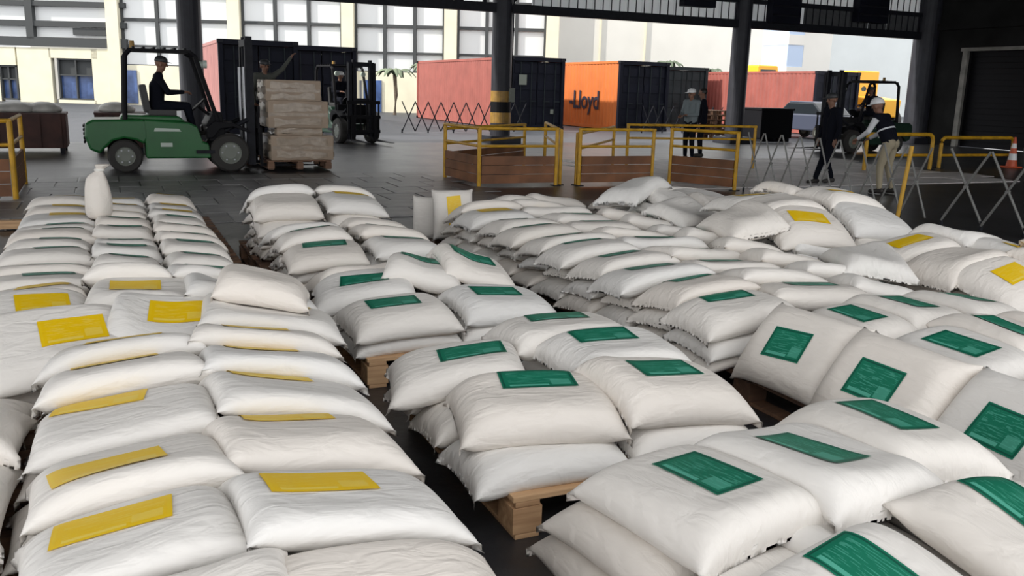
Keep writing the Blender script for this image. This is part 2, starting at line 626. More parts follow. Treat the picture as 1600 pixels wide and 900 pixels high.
for b0, b1, z0 in ((13.3, 15.0, 0.9), (17.2, 18.45, 0.55), (20.75, 22.0, 0.22), (24.6, 26.0, 0.45)):
    lb = MB().box(((b0 + b1) / 2, -0.18, ZB + z0 + 0.85), (b1 - b0, 0.3, 1.7), bevel=0.02).build('louvre_box', MT['cdark'], fs)
    for j in range(5):
        MB().box(((b0 + b1) / 2, -0.34, ZB + z0 + 0.25 + 0.3 * j), (b1 - b0 - 0.1, 0.05, 0.06), Matrix.Rotation(0.5, 4, 'X')).build('louvre_blade', MT['steel'], lb)
# truss panels west of the second column
x = -12.0
k = 0
while x < 12.0:
    MB().tube([(x, 0.0, ZB + (0.2 if k % 2 else 1.0)), (x + 0.8, 0.0, ZB + (1.0 if k % 2 else 0.2))], 0.05, 6).build('truss_diagonal', MT['steel'], fs)
    MB().box((x, 0.0, ZB + 1.3), (0.10, 0.10, 2.3)).build('truss_post', MT['steel'], fs)
    x += 0.8
    k += 1
MB().box((-0.2, 0.1, ZB + 1.55), (23.5, 0.03, 1.5)).build('fascia_sheet', MT['sheetdark'], fs)
MB().box((8, 0.1, ZB + 3.1), (41.5, 0.06, 1.1)).build('sun_stop_sheet', MT['sheetdark'], fs)  # unseen sheet added to close the gap that let sun onto the wall

# ------------------------------------------------------------------ yard: containers
def corrugated(length, height, depth=0.036, pitch=0.28):
    """Profile of a trapezoid corrugated panel: points along x with offsets in y."""
    pts = []
    x = 0
    while x < length - 0.001:
        for dx, y in ((0, 0), (0.07, 0), (0.14, depth), (0.21, depth)):
            if x + dx < length:
                pts.append((x + dx, y))
        x += pitch
    pts.append((length, 0))
    return pts


def panel(pts, z0, z1, place, name, m, parent):
    b = MB()
    lo = [b.bm.verts.new(place(x, y, z0)) for x, y in pts]
    hi = [b.bm.verts.new(place(x, y, z1)) for x, y in pts]
    for i in range(len(pts) - 1):
        b.bm.faces.new((lo[i], lo[i + 1], hi[i + 1], hi[i]))
    o = b.build(name, m, parent)
    return o


def container(b0, a0, side, end, label, length=12.19, H=2.9):
    """Stands with its door end facing the hall; b0, a0 is the near left corner."""
    Wd = 2.44
    t = empty('shipping_container', P(b0, a0, 0), YAW, label, 'container')
    z0, z1 = 0.16, H - 0.12
    pts = corrugated(length - 0.3, z1)
    panel(pts, z0, z1, lambda x, y, z: (0.03 + y, 0.15 + x, z), 'side_panel', MT[side], t)
    panel(pts, z0, z1, lambda x, y, z: (Wd - 0.03 - y, 0.15 + x, z), 'side_panel', MT[side], t)
    rp = MB().box((Wd / 2, length / 2, H - 0.05), (Wd - 0.1, length - 0.1, 0.04)).build('roof_panel', MT[side], t)
    panel(corrugated(Wd - 0.2, z1), z0, z1, lambda x, y, z: (0.1 + x, length - 0.04 - y, z), 'back_panel', MT[side], t)
    MB().box((Wd / 2, length / 2, 0.1), (Wd - 0.08, length - 0.1, 0.12)).build('base', MT['steel'], t)
    for x in (0.07, Wd - 0.07):
        for y, m in ((0.08, end), (length - 0.08, side)):
            MB().box((x, y, H / 2), (0.14, 0.16, H)).build('corner_post', MT[m], t)
            for z in (0.06, H - 0.06):
                MB().box((x, y, z), (0.18, 0.2, 0.12), bevel=0.01).build('corner_casting', MT['steel'], t)
        MB().box((x, length / 2, H - 0.06), (0.1, length - 0.2, 0.1)).build('top_rail', MT[side], t)
        MB().box((x, length / 2, 0.1), (0.1, length - 0.2, 0.14)).build('bottom_rail', MT[side], t)
    MB().box((Wd / 2, 0.08, H - 0.08), (Wd - 0.2, 0.14, 0.16)).build('door_header', MT[end], t)
    MB().box((Wd / 2, 0.08, 0.1), (Wd - 0.2, 0.14, 0.16)).build('door_sill', MT[end], t)
    for k in (0, 1):
        x0 = 0.15 + k * (Wd / 2 - 0.14)
        d = MB().box((x0 + (Wd / 2 - 0.16) / 2, 0.12, H / 2), (Wd / 2 - 0.17, 0.06, H - 0.36)).build('door', MT[end], t)
        for j in range(4):
            MB().box((x0 + (Wd / 2 - 0.16) / 2, 0.085, 0.45 + 0.66 * j), (Wd / 2 - 0.24, 0.03, 0.34), bevel=0.008).build('door_rib', MT[end], d)
        for j in (0.3, 0.75):
            xx = x0 + (Wd / 2 - 0.16) * j
            MB().cyl((xx, 0.045, 0.2), (xx, 0.045, H - 0.2), 0.018, n=8).build('lock_rod', MT['cgreen'], d)
            MB().box((xx + 0.1, 0.03, 1.15), (0.28, 0.02, 0.035)).build('lock_handle', MT['cgreen'], d)
    return t, Wd, H


c1, _, _ = container(14.9, 33.85, 'red', 'cdark', 'dull red corrugated container with an end darkened for shade, behind the second column')
MB().box((0.55, 0.015, 2.0), (0.34, 0.02, 0.4)).build('placard', MT['rim'], c1)
MB().box((1.9, 0.015, 0.75), (0.14, 0.02, 0.18)).build('placard', MT['rim'], c1)
c2, _, _ = container(19.7, 33.4, 'orange', 'cdark', 'bright orange container lettered in navy, with an end darkened for shade')
fc = bpy.data.curves.new('lettering', 'FONT')
fc.body = '-Lloyd'
fc.size = 1.12
fc.extrude = 0.004
fc.offset = 0.02
ft = bpy.data.objects.new('lettering', fc)
C.objects.link(ft)
dg = bpy.context.evaluated_depsgraph_get()
lm = bpy.data.meshes.new_from_object(ft.evaluated_get(dg))
bpy.data.objects.remove(ft)
lt = bpy.data.objects.new('lettering', lm)
C.objects.link(lt)
lm.materials.clear()
lm.materials.append(MT['navytext'])
lt.parent = c2
lt.rotation_euler = (PI / 2, 0, -PI / 2)
lt.location = (0.02, 4.55, 0.86)
lt['label'] = 'navy lettering on the orange side'
container(25.1, 38.1, 'red', 'cgreen', 'dark green ended container standing behind the orange one', length=6.06)
c3, _, _ = container(28.3, 31.2, 'red', 'cdark', 'rust red container with an end darkened for shade near the far hall corner', H=2.75)
container(3.24, 29.8, 'pink', 'cdark', 'tall container, end darkened for shade, with a faded pink side behind the green forklift')
container(5.75, 32.2, 'cgreen', 'cdark', 'dark container just behind the faded pink sided one')

# ------------------------------------------------------------------ far buildings
FY = 56.0
fac = empty('workshop_building', (0, FY, 0), R(-1.5), 'long cream workshop building with tall pale window bays across the yard', 'building')


def part(name, m, parent, *boxes):
    b = MB()
    for c, s in boxes:
        b.box(c, s)
    return b.build(name, MT[m], parent)


HT = 12.0
# low wall with openings on the far left
part('wall', 'facade', fac, ((-32.5, 0, 1.65), (1.0, 0.4, 3.3)), ((-29.75, 0, 1.65), (2.1, 0.4, 3.3)), ((-31.5, 0, 2.75), (1.2, 0.4, 1.1)),
     ((-27.3, 0, 3.0), (3.0, 0.4, 0.6)), ((-25.2, 0, 1.65), (1.9, 0.4, 3.3)), ((-27.2, 0, 0.1), (2.4, 0.4, 0.2)))
part('lintel', 'mullion', fac, ((-29.4, -0.05, 3.65), (11.0, 0.5, 0.55)))
part('lintel', 'mullion', fac, ((-29.4, -0.05, 4.72), (11.0, 0.4, 0.34)))
part('lintel', 'mullion', fac, ((-29.4, -0.05, 5.9), (11.0, 0.4, 0.3)))
part('lintel', 'mullion', fac, ((-29.4, -0.05, 6.75), (11.0, 0.4, 0.35)))
part('upper_panel', 'mullion', fac, ((-25.9, -0.02, 4.3), (2.6, 0.3, 0.4)))
for z0, z1 in ((3.95, 4.55), (4.9, 5.75), (6.05, 6.55), (6.9, 12)):
    for x0, x1 in ((-35, -30.0), (-29.6, -24.3)):
        part('pane', 'pane', fac, (((x0 + x1) / 2, 0.1, (z0 + z1) / 2), (x1 - x0, 0.05, z1 - z0)))
part('post', 'mullion', fac, ((-29.8, -0.1, 5.4), (0.45, 0.4, 3.2)))
for (x0, x1, z0, z1) in ((-28.35, -26.1, 0.2, 2.7), (-32.0, -30.9, 0.1, 2.2), (-34.5, -33.0, 0.1, 2.2)):
    wn_ = part('window', 'mullion', fac, (((x0 + x1) / 2, 0, z1 - 0.05), (x1 - x0, 0.3, 0.1)), (((x0 + x1) / 2, 0, z0 + 0.05), (x1 - x0, 0.3, 0.1)),
               ((x0 + 0.05, 0, (z0 + z1) / 2), (0.1, 0.3, z1 - z0)), ((x1 - 0.05, 0, (z0 + z1) / 2), (0.1, 0.3, z1 - z0)),
               (((x0 + x1) / 2, 0, (z0 + z1) / 2), (0.08, 0.25, z1 - z0)), (((x0 + x1) / 2, 0, z0 + (z1 - z0) * 0.6), (x1 - x0, 0.25, 0.08)))
    for xa, xb in ((x0, (x0 + x1) / 2), ((x0 + x1) / 2, x1)):
        MB().box(((xa + xb) / 2, 0.1, z0 + (z1 - z0) * 0.3), (xb - xa, 0.04, (z1 - z0) * 0.6)).build('lower_pane', MT['bluepane'], wn_)
        MB().box(((xa + xb) / 2, 0.1, z0 + (z1 - z0) * 0.8), (xb - xa, 0.04, (z1 - z0) * 0.4)).build('upper_pane', MT['mullion'], wn_)
# pilasters and tall bays
pil = (-24.6, -17.2, -10.3, -4.1, 2.0)
for x in pil:
    part('pilaster', 'facade', fac, ((x, -0.15, HT / 2), (0.75, 0.7, HT)))
for x0, x1 in zip(pil, pil[1:]):
    xm = (x0 + x1) / 2
    w = x1 - x0 - 0.75
    part('wall', 'facade', fac, ((xm, 0, 1.2), (w, 0.35, 2.4)))
    zs = (2.4, 3.55, 5.1, 6.6, HT)
    for z in zs[:-1]:
        part('transom', 'mullion', fac, ((xm, -0.02, z), (w, 0.2, 0.12 if z != 5.1 else 0.18)))
    nb = 3
    for k in range(nb + 1):
        part('mullion', 'mullion', fac, ((x0 + 0.375 + w * k / nb, -0.02, (HT + 2.4) / 2), (0.26 if k in (0, nb) else 0.2, 0.22, HT - 2.4)))
    for k in range(nb):
        for za, zb in zip(zs, zs[1:]):
            part('pane', 'pane', fac, ((x0 + 0.375 + w * (k + 0.5) / nb, 0.06, (za + zb) / 2), (w / nb - 0.1, 0.04, zb - za - 0.08)))
for (x0, x1, z0, z1) in ((-24.1, -23.4, 0.1, 2.1), (-9.4, -8.3, 0.0, 1.9)):
    part('doorway', 'bluepane', fac, (((x0 + x1) / 2, -0.2, (z0 + z1) / 2), (x1 - x0, 0.1, z1 - z0)))
part('rear_wall', 'facadewhite', fac, ((-15.0, 9.0, HT / 2), (40.0, 0.3, HT)))
part('end_wall', 'facadewhite', fac, ((2.3, 4.5, HT / 2), (0.3, 9.0, HT)))
part('roof', 'mullion', fac, ((-16.0, 4.5, HT + 0.15), (39.5, 10.0, 0.3)))

wh = empty('warehouse_building', (0, 74, 0), R(2), 'large plain white warehouse building behind the orange container', 'building')
part('wall', 'facadewhite', wh, ((11.0, 0, 6), (17.0, 8, 12)))
for x in (6.0, 9.4):
    part('downpipe', 'facade', wh, ((x, -4.08, 6), (0.12, 0.12, 12)))
part('roof', 'facadewhite', wh, ((11.0, 0, 12.2), (17.6, 8.6, 0.4)))
wh2 = empty('warehouse_building', (0, 90, 0), R(4), 'pale grey flat fronted warehouse building beyond the rust red container', 'building')
part('wall', 'coolwhite', wh2, ((37.0, 0, 4.2), (24.0, 10, 8.4)))
part('roof', 'coolwhite', wh2, ((37.0, 0, 8.5), (24.6, 10.6, 0.3)))
tw = empty('silo_tower', P(39.6, 46.0, 0), YAW, 'pale blue and white tower showing above the rust red container', 'tower')
part('blue_side', 'tank', tw, ((-0.9, 0, 3.3), (1.2, 2.4, 6.6)))
part('white_side', 'facadewhite', tw, ((0.9, 0, 3.1), (2.2, 2.2, 6.2)))
for k in range(3):
    part('white_band', 'facadewhite', tw, ((-0.9, -0.02, 1.2 + 1.9 * k), (1.24, 2.44, 0.6)))
    part('window', 'mullion', tw, ((-1.1 + 0.9 * k, -1.22, 5.9), (0.5, 0.06, 0.4)))


def palm(loc, h, label, seed):
    rr = random.Random(seed)
    t = empty('palm_tree', loc, 0, label, 'tree')
    MB().tube([(0, 0, 0), (0.08, 0, h * 0.5), (0.0, 0.05, h)], 0.11, 8).build('trunk', MT['bark'], t)
    for k in range(13):
        an = 2 * PI * k / 13 + rr.uniform(-0.2, 0.2)
        ln = rr.uniform(0.9, 1.3)
        b = MB()
        prev = None
        for i in range(7):
            s = i / 6
            r_ = ln * s
            z = h + 0.5 * math.sin(s * 2.4) * rr.uniform(0.9, 1.1) - 0.45 * s * s
            w = 0.02 + 0.16 * math.sin(PI * min(1, s * 0.9 + 0.08))
            c = Vector((r_ * math.cos(an), r_ * math.sin(an), z))
            sd = Vector((-math.sin(an), math.cos(an), 0)) * w
            cur = (b.bm.verts.new(c - sd + Vector((0, 0, -w * 0.5))), b.bm.verts.new(c), b.bm.verts.new(c + sd + Vector((0, 0, -w * 0.5))))
            if prev:
                b.bm.faces.new((prev[0], prev[1], cur[1], cur[0]))
                b.bm.faces.new((prev[1], prev[2], cur[2], cur[1]))
            prev = cur
        b.build('frond', MT['leaf'], t)


palm((-6.9, 51.5, 0), 2.2, 'small palm showing at the far corner of the cream building', 1)
palm((-5.0, 51.8, 0), 2.55, 'small palm just above the dull red container', 2)
palm((9.7, 60, 0), 3.3, 'small palm top above the orange container', 3)
palm((12.5, 60, 0), 2.9, 'low palm top above the dark green ended container', 4)


# ------------------------------------------------------------------ sacks: a small cloth solve fills and settles each shape
def fill_sack(seed, L=0.68, W=0.46, T=0.15, fill=0.62, nx=42, ny=28, steps=60, iters=7):
    r = np.random.RandomState(seed)
    dx, dy = L / (nx - 1), W / (ny - 1)
    X, Y = np.meshgrid(np.linspace(-L / 2, L / 2, nx), np.linspace(-W / 2, W / 2, ny))
    Pn = np.zeros((2, ny, nx, 3))
    Pn[..., 0] = X
    Pn[..., 1] = Y
    bulge = np.clip(1 - (2 * X / L) ** 2, 0, 1) ** 0.5 * np.clip(1 - (2 * Y / W) ** 2, 0, 1) ** 0.5
    Pn[0, ..., 2] = 0.05 - bulge * 0.045
    Pn[1, ..., 2] = 0.05 + bulge * T * 0.7
    Pn[..., 2] += r.randn(2, ny, nx) * 0.002
    cap = T + (r.rand() - 0.5) * 0.02 + (r.rand() - 0.5) * 0.10 * X + (r.rand() - 0.5) * 0.12 * Y
    V0 = L * W * T * fill
    dg = math.hypot(dx, dy)
    Q = Pn.copy()

    def con(a, b, l, k=0.5):
        d = b - a
        n = np.sqrt((d * d).sum(-1, keepdims=True)) + 1e-9
        c = d * ((n - l) / n) * k
        c = np.where(n > l, c, c * 0.35)
        a += c
        b -= c
    edges = ((slice(None), slice(0, 3)), (slice(None), slice(-3, None)), (slice(0, 1), slice(None)), (slice(-1, None), slice(None)))
    quads = [(slice(i, -1 if i == 0 else None), slice(j, -1 if j == 0 else None)) for i in (0, 1) for j in (0, 1)]
    for s in range(steps):
        v = (Pn - Q) * 0.82
        Q = Pn.copy()
        Pn = Pn + v
        Pn[..., 2] -= 0.0006
        N = np.zeros_like(Pn)
        vol = 0
        for l, sg in ((0, -1), (1, 1)):
            p = Pn[l]
            q = np.cross(p[1:, 1:] - p[:-1, :-1], p[1:, :-1] - p[:-1, 1:]) * 0.5 * sg
            c = (p[1:, 1:] + p[:-1, :-1] + p[1:, :-1] + p[:-1, 1:]) / 4
            vol += (q * c).sum() / 3
            for sl in quads:
                N[l][sl] += q / 4
        Pn += np.clip((V0 - vol) / (N * N).sum() * N * 0.9, -0.02, 0.02)
        for it in range(iters):
            for o in (0, 1):
                n = (nx - o) // 2 * 2
                con(Pn[:, :, o:o + n:2], Pn[:, :, o + 1:o + n + 1:2], dx)
                n = (ny - o) // 2 * 2
                con(Pn[:, o:o + n:2], Pn[:, o + 1:o + n + 1:2], dy)
            for o in (0, 1):
                n = (ny - o) // 2 * 2
                con(Pn[:, o:o + n:2, :-1], Pn[:, o + 1:o + n + 1:2, 1:], dg, 0.25)
                con(Pn[:, o:o + n:2, 1:], Pn[:, o + 1:o + n + 1:2, :-1], dg, 0.25)
            for sl in edges:
                m = (Pn[0][sl] + Pn[1][sl]) / 2
                Pn[0][sl] = m
                Pn[1][sl] = m
            z = Pn[..., 2]
            z[:] = np.maximum(z, 0)
            zc = np.broadcast_to(cap, z.shape)
            over = z > zc
            z[over] = zc[over] + (z[over] - zc[over]) * 0.5
    S = Pn.copy()
    S[:, 1:-1, 1:-1] = (Pn[:, :-2, 1:-1] + Pn[:, 2:, 1:-1] + Pn[:, 1:-1, :-2] + Pn[:, 1:-1, 2:]) / 4
    Pn = Pn * 0.5 + S * 0.5
    c = Pn.reshape(-1, 3).mean(0)
    Pn[..., 0] -= c[0]
    Pn[..., 1] -= c[1]
    Pn[..., 2] -= Pn[..., 2].min()
    return Pn


SHAPES = [fill_sack(11 + i, L=0.71 + 0.02 * (i % 3), W=0.475 + 0.015 * (i % 2), T=0.128 + 0.008 * (i % 4), fill=0.72 + 0.03 * (i % 3)) for i in range(12)]
rs = np.random.RandomState(5)

# support heights under the sacks, on the floor grid
HS = 0.02
HB0, HA0 = -1.8, 0.2
HN = (int(9.4 / HS), int(12.2 / HS))
HF = np.zeros(HN)


def hf_fill(b0, b1, a0, a1, z):
    i0, i1 = int((b0 - HB0) / HS), int((b1 - HB0) / HS)
    j0, j1 = int((a0 - HA0) / HS), int((a1 - HA0) / HS)
    HF[max(i0, 0):i1, max(j0, 0):j1] = np.maximum(HF[max(i0, 0):i1, max(j0, 0):j1], z)


def blur(h, n):
    for ax in (0, 1):
        for _ in range(2):
            c = np.cumsum(np.concatenate([np.repeat(h.take([0], ax), n + 1, ax), h, np.repeat(h.take([-1], ax), n, ax)], ax), ax)
            k = h.shape[ax]
            h = (c.take(range(2 * n + 1, 2 * n + 1 + k), ax) - c.take(range(0, k), ax)) / (2 * n + 1)
    return h


def bilin(h, i, j):
    i = np.clip(i, 0, h.shape[0] - 1.001)
    j = np.clip(j, 0, h.shape[1] - 1.001)
    i0, j0 = i.astype(int), j.astype(int)
    fi, fj = i - i0, j - j0
    return (h[i0, j0] * (1 - fi) * (1 - fj) + h[i0 + 1, j0] * fi * (1 - fj) + h[i0, j0 + 1] * (1 - fi) * fj + h[i0 + 1, j0 + 1] * fi * fj)


def grid_mesh(name, layers, mats, uv=False):
    """Quads of one or more vertex grids; two grids are welded along their rims."""
    k, ny, nx = layers.shape[:3]
    idx = np.arange(k * ny * nx).reshape(k, ny, nx)
    co = layers.reshape(-1, 3)
    if k == 2:
        top = idx[1].copy()
        top[0], top[-1] = idx[0][0], idx[0][-1]
        top[:, 0], top[:, -1] = idx[0][:, 0], idx[0][:, -1]
        idx[1] = top
    f = []
    for l in range(k):
        q = np.stack([idx[l][:-1, :-1], idx[l][:-1, 1:], idx[l][1:, 1:], idx[l][1:, :-1]], -1).reshape(-1, 4)
        f.append(q[:, ::-1] if (k == 2 and l == 0) else q)
    f = np.concatenate(f)
    used = np.unique(f)
    remap = np.zeros(len(co), int)
    remap[used] = np.arange(len(used))
    f = remap[f]
    co = co[used]
    me = bpy.data.meshes.new(name)
    me.vertices.add(len(co))
    me.vertices.foreach_set('co', co.astype(np.float32).ravel())
    me.loops.add(f.size)
    me.loops.foreach_set('vertex_index', f.ravel().astype(np.int32))
    me.polygons.add(len(f))
    me.polygons.foreach_set('loop_start', np.arange(0, f.size, 4, dtype=np.int32))
    me.polygons.foreach_set('use_smooth', np.ones(len(f), bool))
    if uv:
        ul = me.uv_layers.new(name='UVMap')
        U, V = np.meshgrid(np.linspace(0, 1, nx), np.linspace(0, 1, ny))
        uvs = np.stack([U.ravel(), V.ravel()], -1)[used][f.ravel()]
        ul.data.foreach_set('uv', uvs.astype(np.float32).ravel())
    me.update(calc_edges=True)
    me.validate()
    for m in mats:
        me.materials.append(m)
    return me


SACKS = []


def sack(b, a, text, axis='B', yaw=None, L=1.0, W=1.0, T=1.0, lab=None, lu=0.0, lv=0.0, lsize=(0.27, 0.14), lift=None, tilt=None, group=None, droop=0.05, shape=None, roll=0.0, slope=0.0):
    Sh = SHAPES[shape if shape is not None else rs.randint(len(SHAPES))].copy()
    if rs.rand() < 0.5:
        Sh = Sh[:, :, ::-1] * np.array([-1, 1, 1])
    if rs.rand() < 0.5:
        Sh = Sh[:, ::-1] * np.array([1, -1, 1])
    if a > 5.9:
        Sh = Sh[:, :, ::2] if Sh.shape[2] % 2 else np.concatenate([Sh[:, :, :-1:2], Sh[:, :, -1:]], 2)
        Sh = Sh[:, ::2] if Sh.shape[1] % 2 else np.concatenate([Sh[:, :-1:2], Sh[:, -1:]], 1)
    Sh *= np.array([L, W, T])
    jit = rs.uniform(-4, 4) if yaw is None else yaw
    ang = R(jit + (0 if axis == 'B' else -90))
    ca, sa = math.cos(ang), math.sin(ang)
    if tilt is None:
        gx = b + Sh[..., 0] * ca - Sh[..., 1] * sa
        gy = a + Sh[..., 0] * sa + Sh[..., 1] * ca
        fi, fj = (gx - HB0) / HS, (gy - HA0) / HS
        i0, i1 = max(int(fi.min()) - 14, 0), min(int(fi.max()) + 15, HN[0])
        j0, j1 = max(int(fj.min()) - 14, 0), min(int(fj.max()) + 15, HN[1])
        patch = HF[i0:i1, j0:j1].copy()
        core = np.median(bilin(HF, fi, fj))
        hi = np.percentile(bilin(HF, fi, fj), 70)
        core = max(core, hi - 0.04)
        patch = np.maximum(patch, core - droop)
        patch = np.minimum(patch, core + 0.16)
        hs = 0.5 * blur(patch, 2) + 0.5 * blur(patch, 6)
        dz = bilin(hs, fi - i0, fj - j0)
        # a full sack bends little: mostly the tilted plane it rests on, partly the bumps below
        G = np.stack([np.ones(dz.size), Sh[..., 0].ravel(), Sh[..., 1].ravel()], -1)
        cf = np.linalg.lstsq(G, dz.ravel(), rcond=None)[0]
        cf[1:] = np.clip(cf[1:], -0.45, 0.45)
        pl_ = (G @ cf).reshape(dz.shape)
        dz = pl_ + 0.42 * np.clip(dz - pl_, -0.06, 0.06) + slope * Sh[..., 1] + 0.06 * abs(slope)
        zb = float(dz.mean()) if lift is None else lift
        # rest on the support, sagging into it a little
        Sh[..., 2] += dz - zb
        if lift is not None:
            Sh[..., 2] -= (dz - zb).mean()
        loc = (b, a, zb)
        topz = Sh[1, ..., 2] + zb
        ii = np.clip(np.round(fi[1]).astype(int), 0, HN[0] - 1)
        jj = np.clip(np.round(fj[1]).astype(int), 0, HN[1] - 1)
        for di in ((0, 1) if a <= 5.9 else (-1, 0, 1)):
            for dj in ((0, 1) if a <= 5.9 else (-1, 0, 1)):
                np.maximum.at(HF, (np.clip(ii + di, 0, HN[0] - 1), np.clip(jj + dj, 0, HN[1] - 1)), topz)
        rot = (0, 0, YAW + ang)
    else:
        loc = (b, a, lift)
        rot = None
    me = grid_mesh('sack', Sh, [MT['sack']])
    o = bpy.data.objects.new('sack', me)
    C.objects.link(o)
    if rot:
        o.location = P(*loc)
        o.rotation_euler = rot
    else:
        o.matrix_world = Matrix.Translation(P(*loc)) @ Matrix.Rotation(YAW + ang, 4, 'Z') @ Matrix.Rotation(R(roll), 4, 'Y') @ Matrix.Rotation(R(tilt), 4, 'X')
    tag(o, text, 'sack', group)
    if lab:
        ny, nx = Sh.shape[1:3]
        Lw, Ww = 0.72 * L, 0.48 * W
        U, V = np.meshgrid(np.linspace(-0.5, 0.5, 15), np.linspace(-0.5, 0.5, 9))
        ang2 = R(rs.uniform(-7, 7))
        x = lu + U * lsize[0] * math.cos(ang2) - V * lsize[1] * math.sin(ang2)
        y = lv + U * lsize[0] * math.sin(ang2) + V * lsize[1] * math.cos(ang2)
        gj = (x / Lw + 0.5) * (nx - 1)
        gi = (y / Ww + 0.5) * (ny - 1)
        top = Sh[1]
        p = np.stack([bilin(top[..., k], gi, gj) for k in range(3)], -1)
        du = np.gradient(p, axis=1)
        dv = np.gradient(p, axis=0)
        n = np.cross(du, dv)
        n /= np.linalg.norm(n, axis=-1, keepdims=True) + 1e-9
        p = p + n * 0.004
        lm = grid_mesh('label', p[None], [MT[lab]], uv=True)
        lo = bpy.data.objects.new('printed_label', lm)
        C.objects.link(lo)
        lo.parent = o
        lo['label'] = lab + ' printed label'
    SACKS.append(o)
    return o


# ------------------------------------------------------------------ pallets
def board_mesh(name, s, m):
    o = MB().box((0, 0, 0), s, bevel=0.004).build(name, MT[m])
    return o


def make_pallet(label, wb=1.2, wa=1.25, m='wood'):
    t = empty('pallet', (0, 0, 0), 0, label, 'pallet')
    n = 7
    tb = None
    for k in range(n):
        y = -wa / 2 + 0.05 + (wa - 0.10) * k / (n - 1)
        if tb is None:
            tb = board_mesh('top_board', (wb, 0.10, 0.022), m)
            tb.parent = t
            o = tb
        else:
            o = link_copy(tb, t)
        o.location = (0, y, 0.162)
    st = None
    for k in range(3):
        x = (-1 + k) * (wb / 2 - 0.06)
        if st is None:
            st = board_mesh('stringer_board', (0.10, wa, 0.022), m)
            st.parent = t
            bt = board_mesh('bottom_board', (0.10, wa, 0.02), m)
            bt.parent = t
            o, q = st, bt
        else:
            o, q = link_copy(st, t), link_copy(bt, t)
        o.location = (x, 0, 0.14)
        q.location = (x, 0, 0.011)
    bl = None
    for i in range(3):
        for j in range(3):
            if bl is None:
                bl = board_mesh('block', (0.12, 0.14, 0.106), m)
                bl.parent = t
                o = bl
            else:
                o = link_copy(bl, t)
            o.location = ((-1 + i) * (wb / 2 - 0.06), (-1 + j) * (wa / 2 - 0.07), 0.0745)
    return t


PROTO = {}


def pallet(b, a, label, m='wood', yaw=0.0, wa=1.25, wb=1.2):
    key = (m, wa, wb)
    if key not in PROTO:
        t = make_pallet(label, wb, wa, m)
        PROTO[key] = t
    else:
        src = PROTO[key]
        t = src.copy()
        C.objects.link(t)
        for ch in list(src.children):
            c = ch.copy()
            C.objects.link(c)
            c.parent = t
    t['label'] = label
    t['group'] = 'pallets under the sacks'
    t.location = P(b, a, 0)
    t.rotation_euler = (0, 0, YAW + R(yaw))
    hf_fill(b - wb / 2, b + wb / 2, a - wa / 2, a + wa / 2, 0.173)
    return t


# leftmost stack, three sacks wide, on dark pallets
for k, a in enumerate((1.95, 3.25, 4.55, 5.85, 7.15, 8.45, 9.75)):
    pallet(0.5, a, 'dark wooden pallet under the leftmost sack stack, %s from the front' % ORD[k], 'darkwood', wa=1.25, wb=0.9)
    pallet(-0.42, a, 'dark wooden pallet under the outer edge of the leftmost stack, %s from the front' % ORD[k], 'darkwood', wa=1.25, wb=0.9)
G_A = 'sacks in the leftmost stack'
rowsA_low = [2.0, 2.43, 2.86, 3.28, 3.68, 4.08, 4.5, 4.94, 5.4, 5.85, 6.3, 6.75, 7.2, 7.65, 8.1, 8.55, 9.0, 9.35]
for layer in (0, 1):
    nm = ('bottom', 'middle')[layer]
    for i, a in enumerate(rowsA_low):
        j = rs.uniform(-0.03, 0.03)
        sack((0.52 if a < 5 else 0.46) + j, a + rs.uniform(-0.02, 0.02), 'plain sack, %s layer, %s from the front, aisle side of the leftmost stack' % (nm, ORD[i]), L=0.88 if a < 5 else 0.82, T=0.72, group=G_A)
        if a > 4.2:
            sack(-0.47 + j, a + rs.uniform(-0.02, 0.02), 'plain sack, %s layer, %s from the front, outer side of the leftmost stack' % (nm, ORD[i]), L=0.90, T=0.74, group=G_A)
        elif i < 6:
            sack(-0.03 + j, a, 'plain sack, %s layer, %s from the front, inner side of the leftmost stack' % (nm, ORD[i]), L=0.92, T=0.74, group=G_A)
hf_fill(-0.15, 0.40, 4.3, 10.3, 0.355)
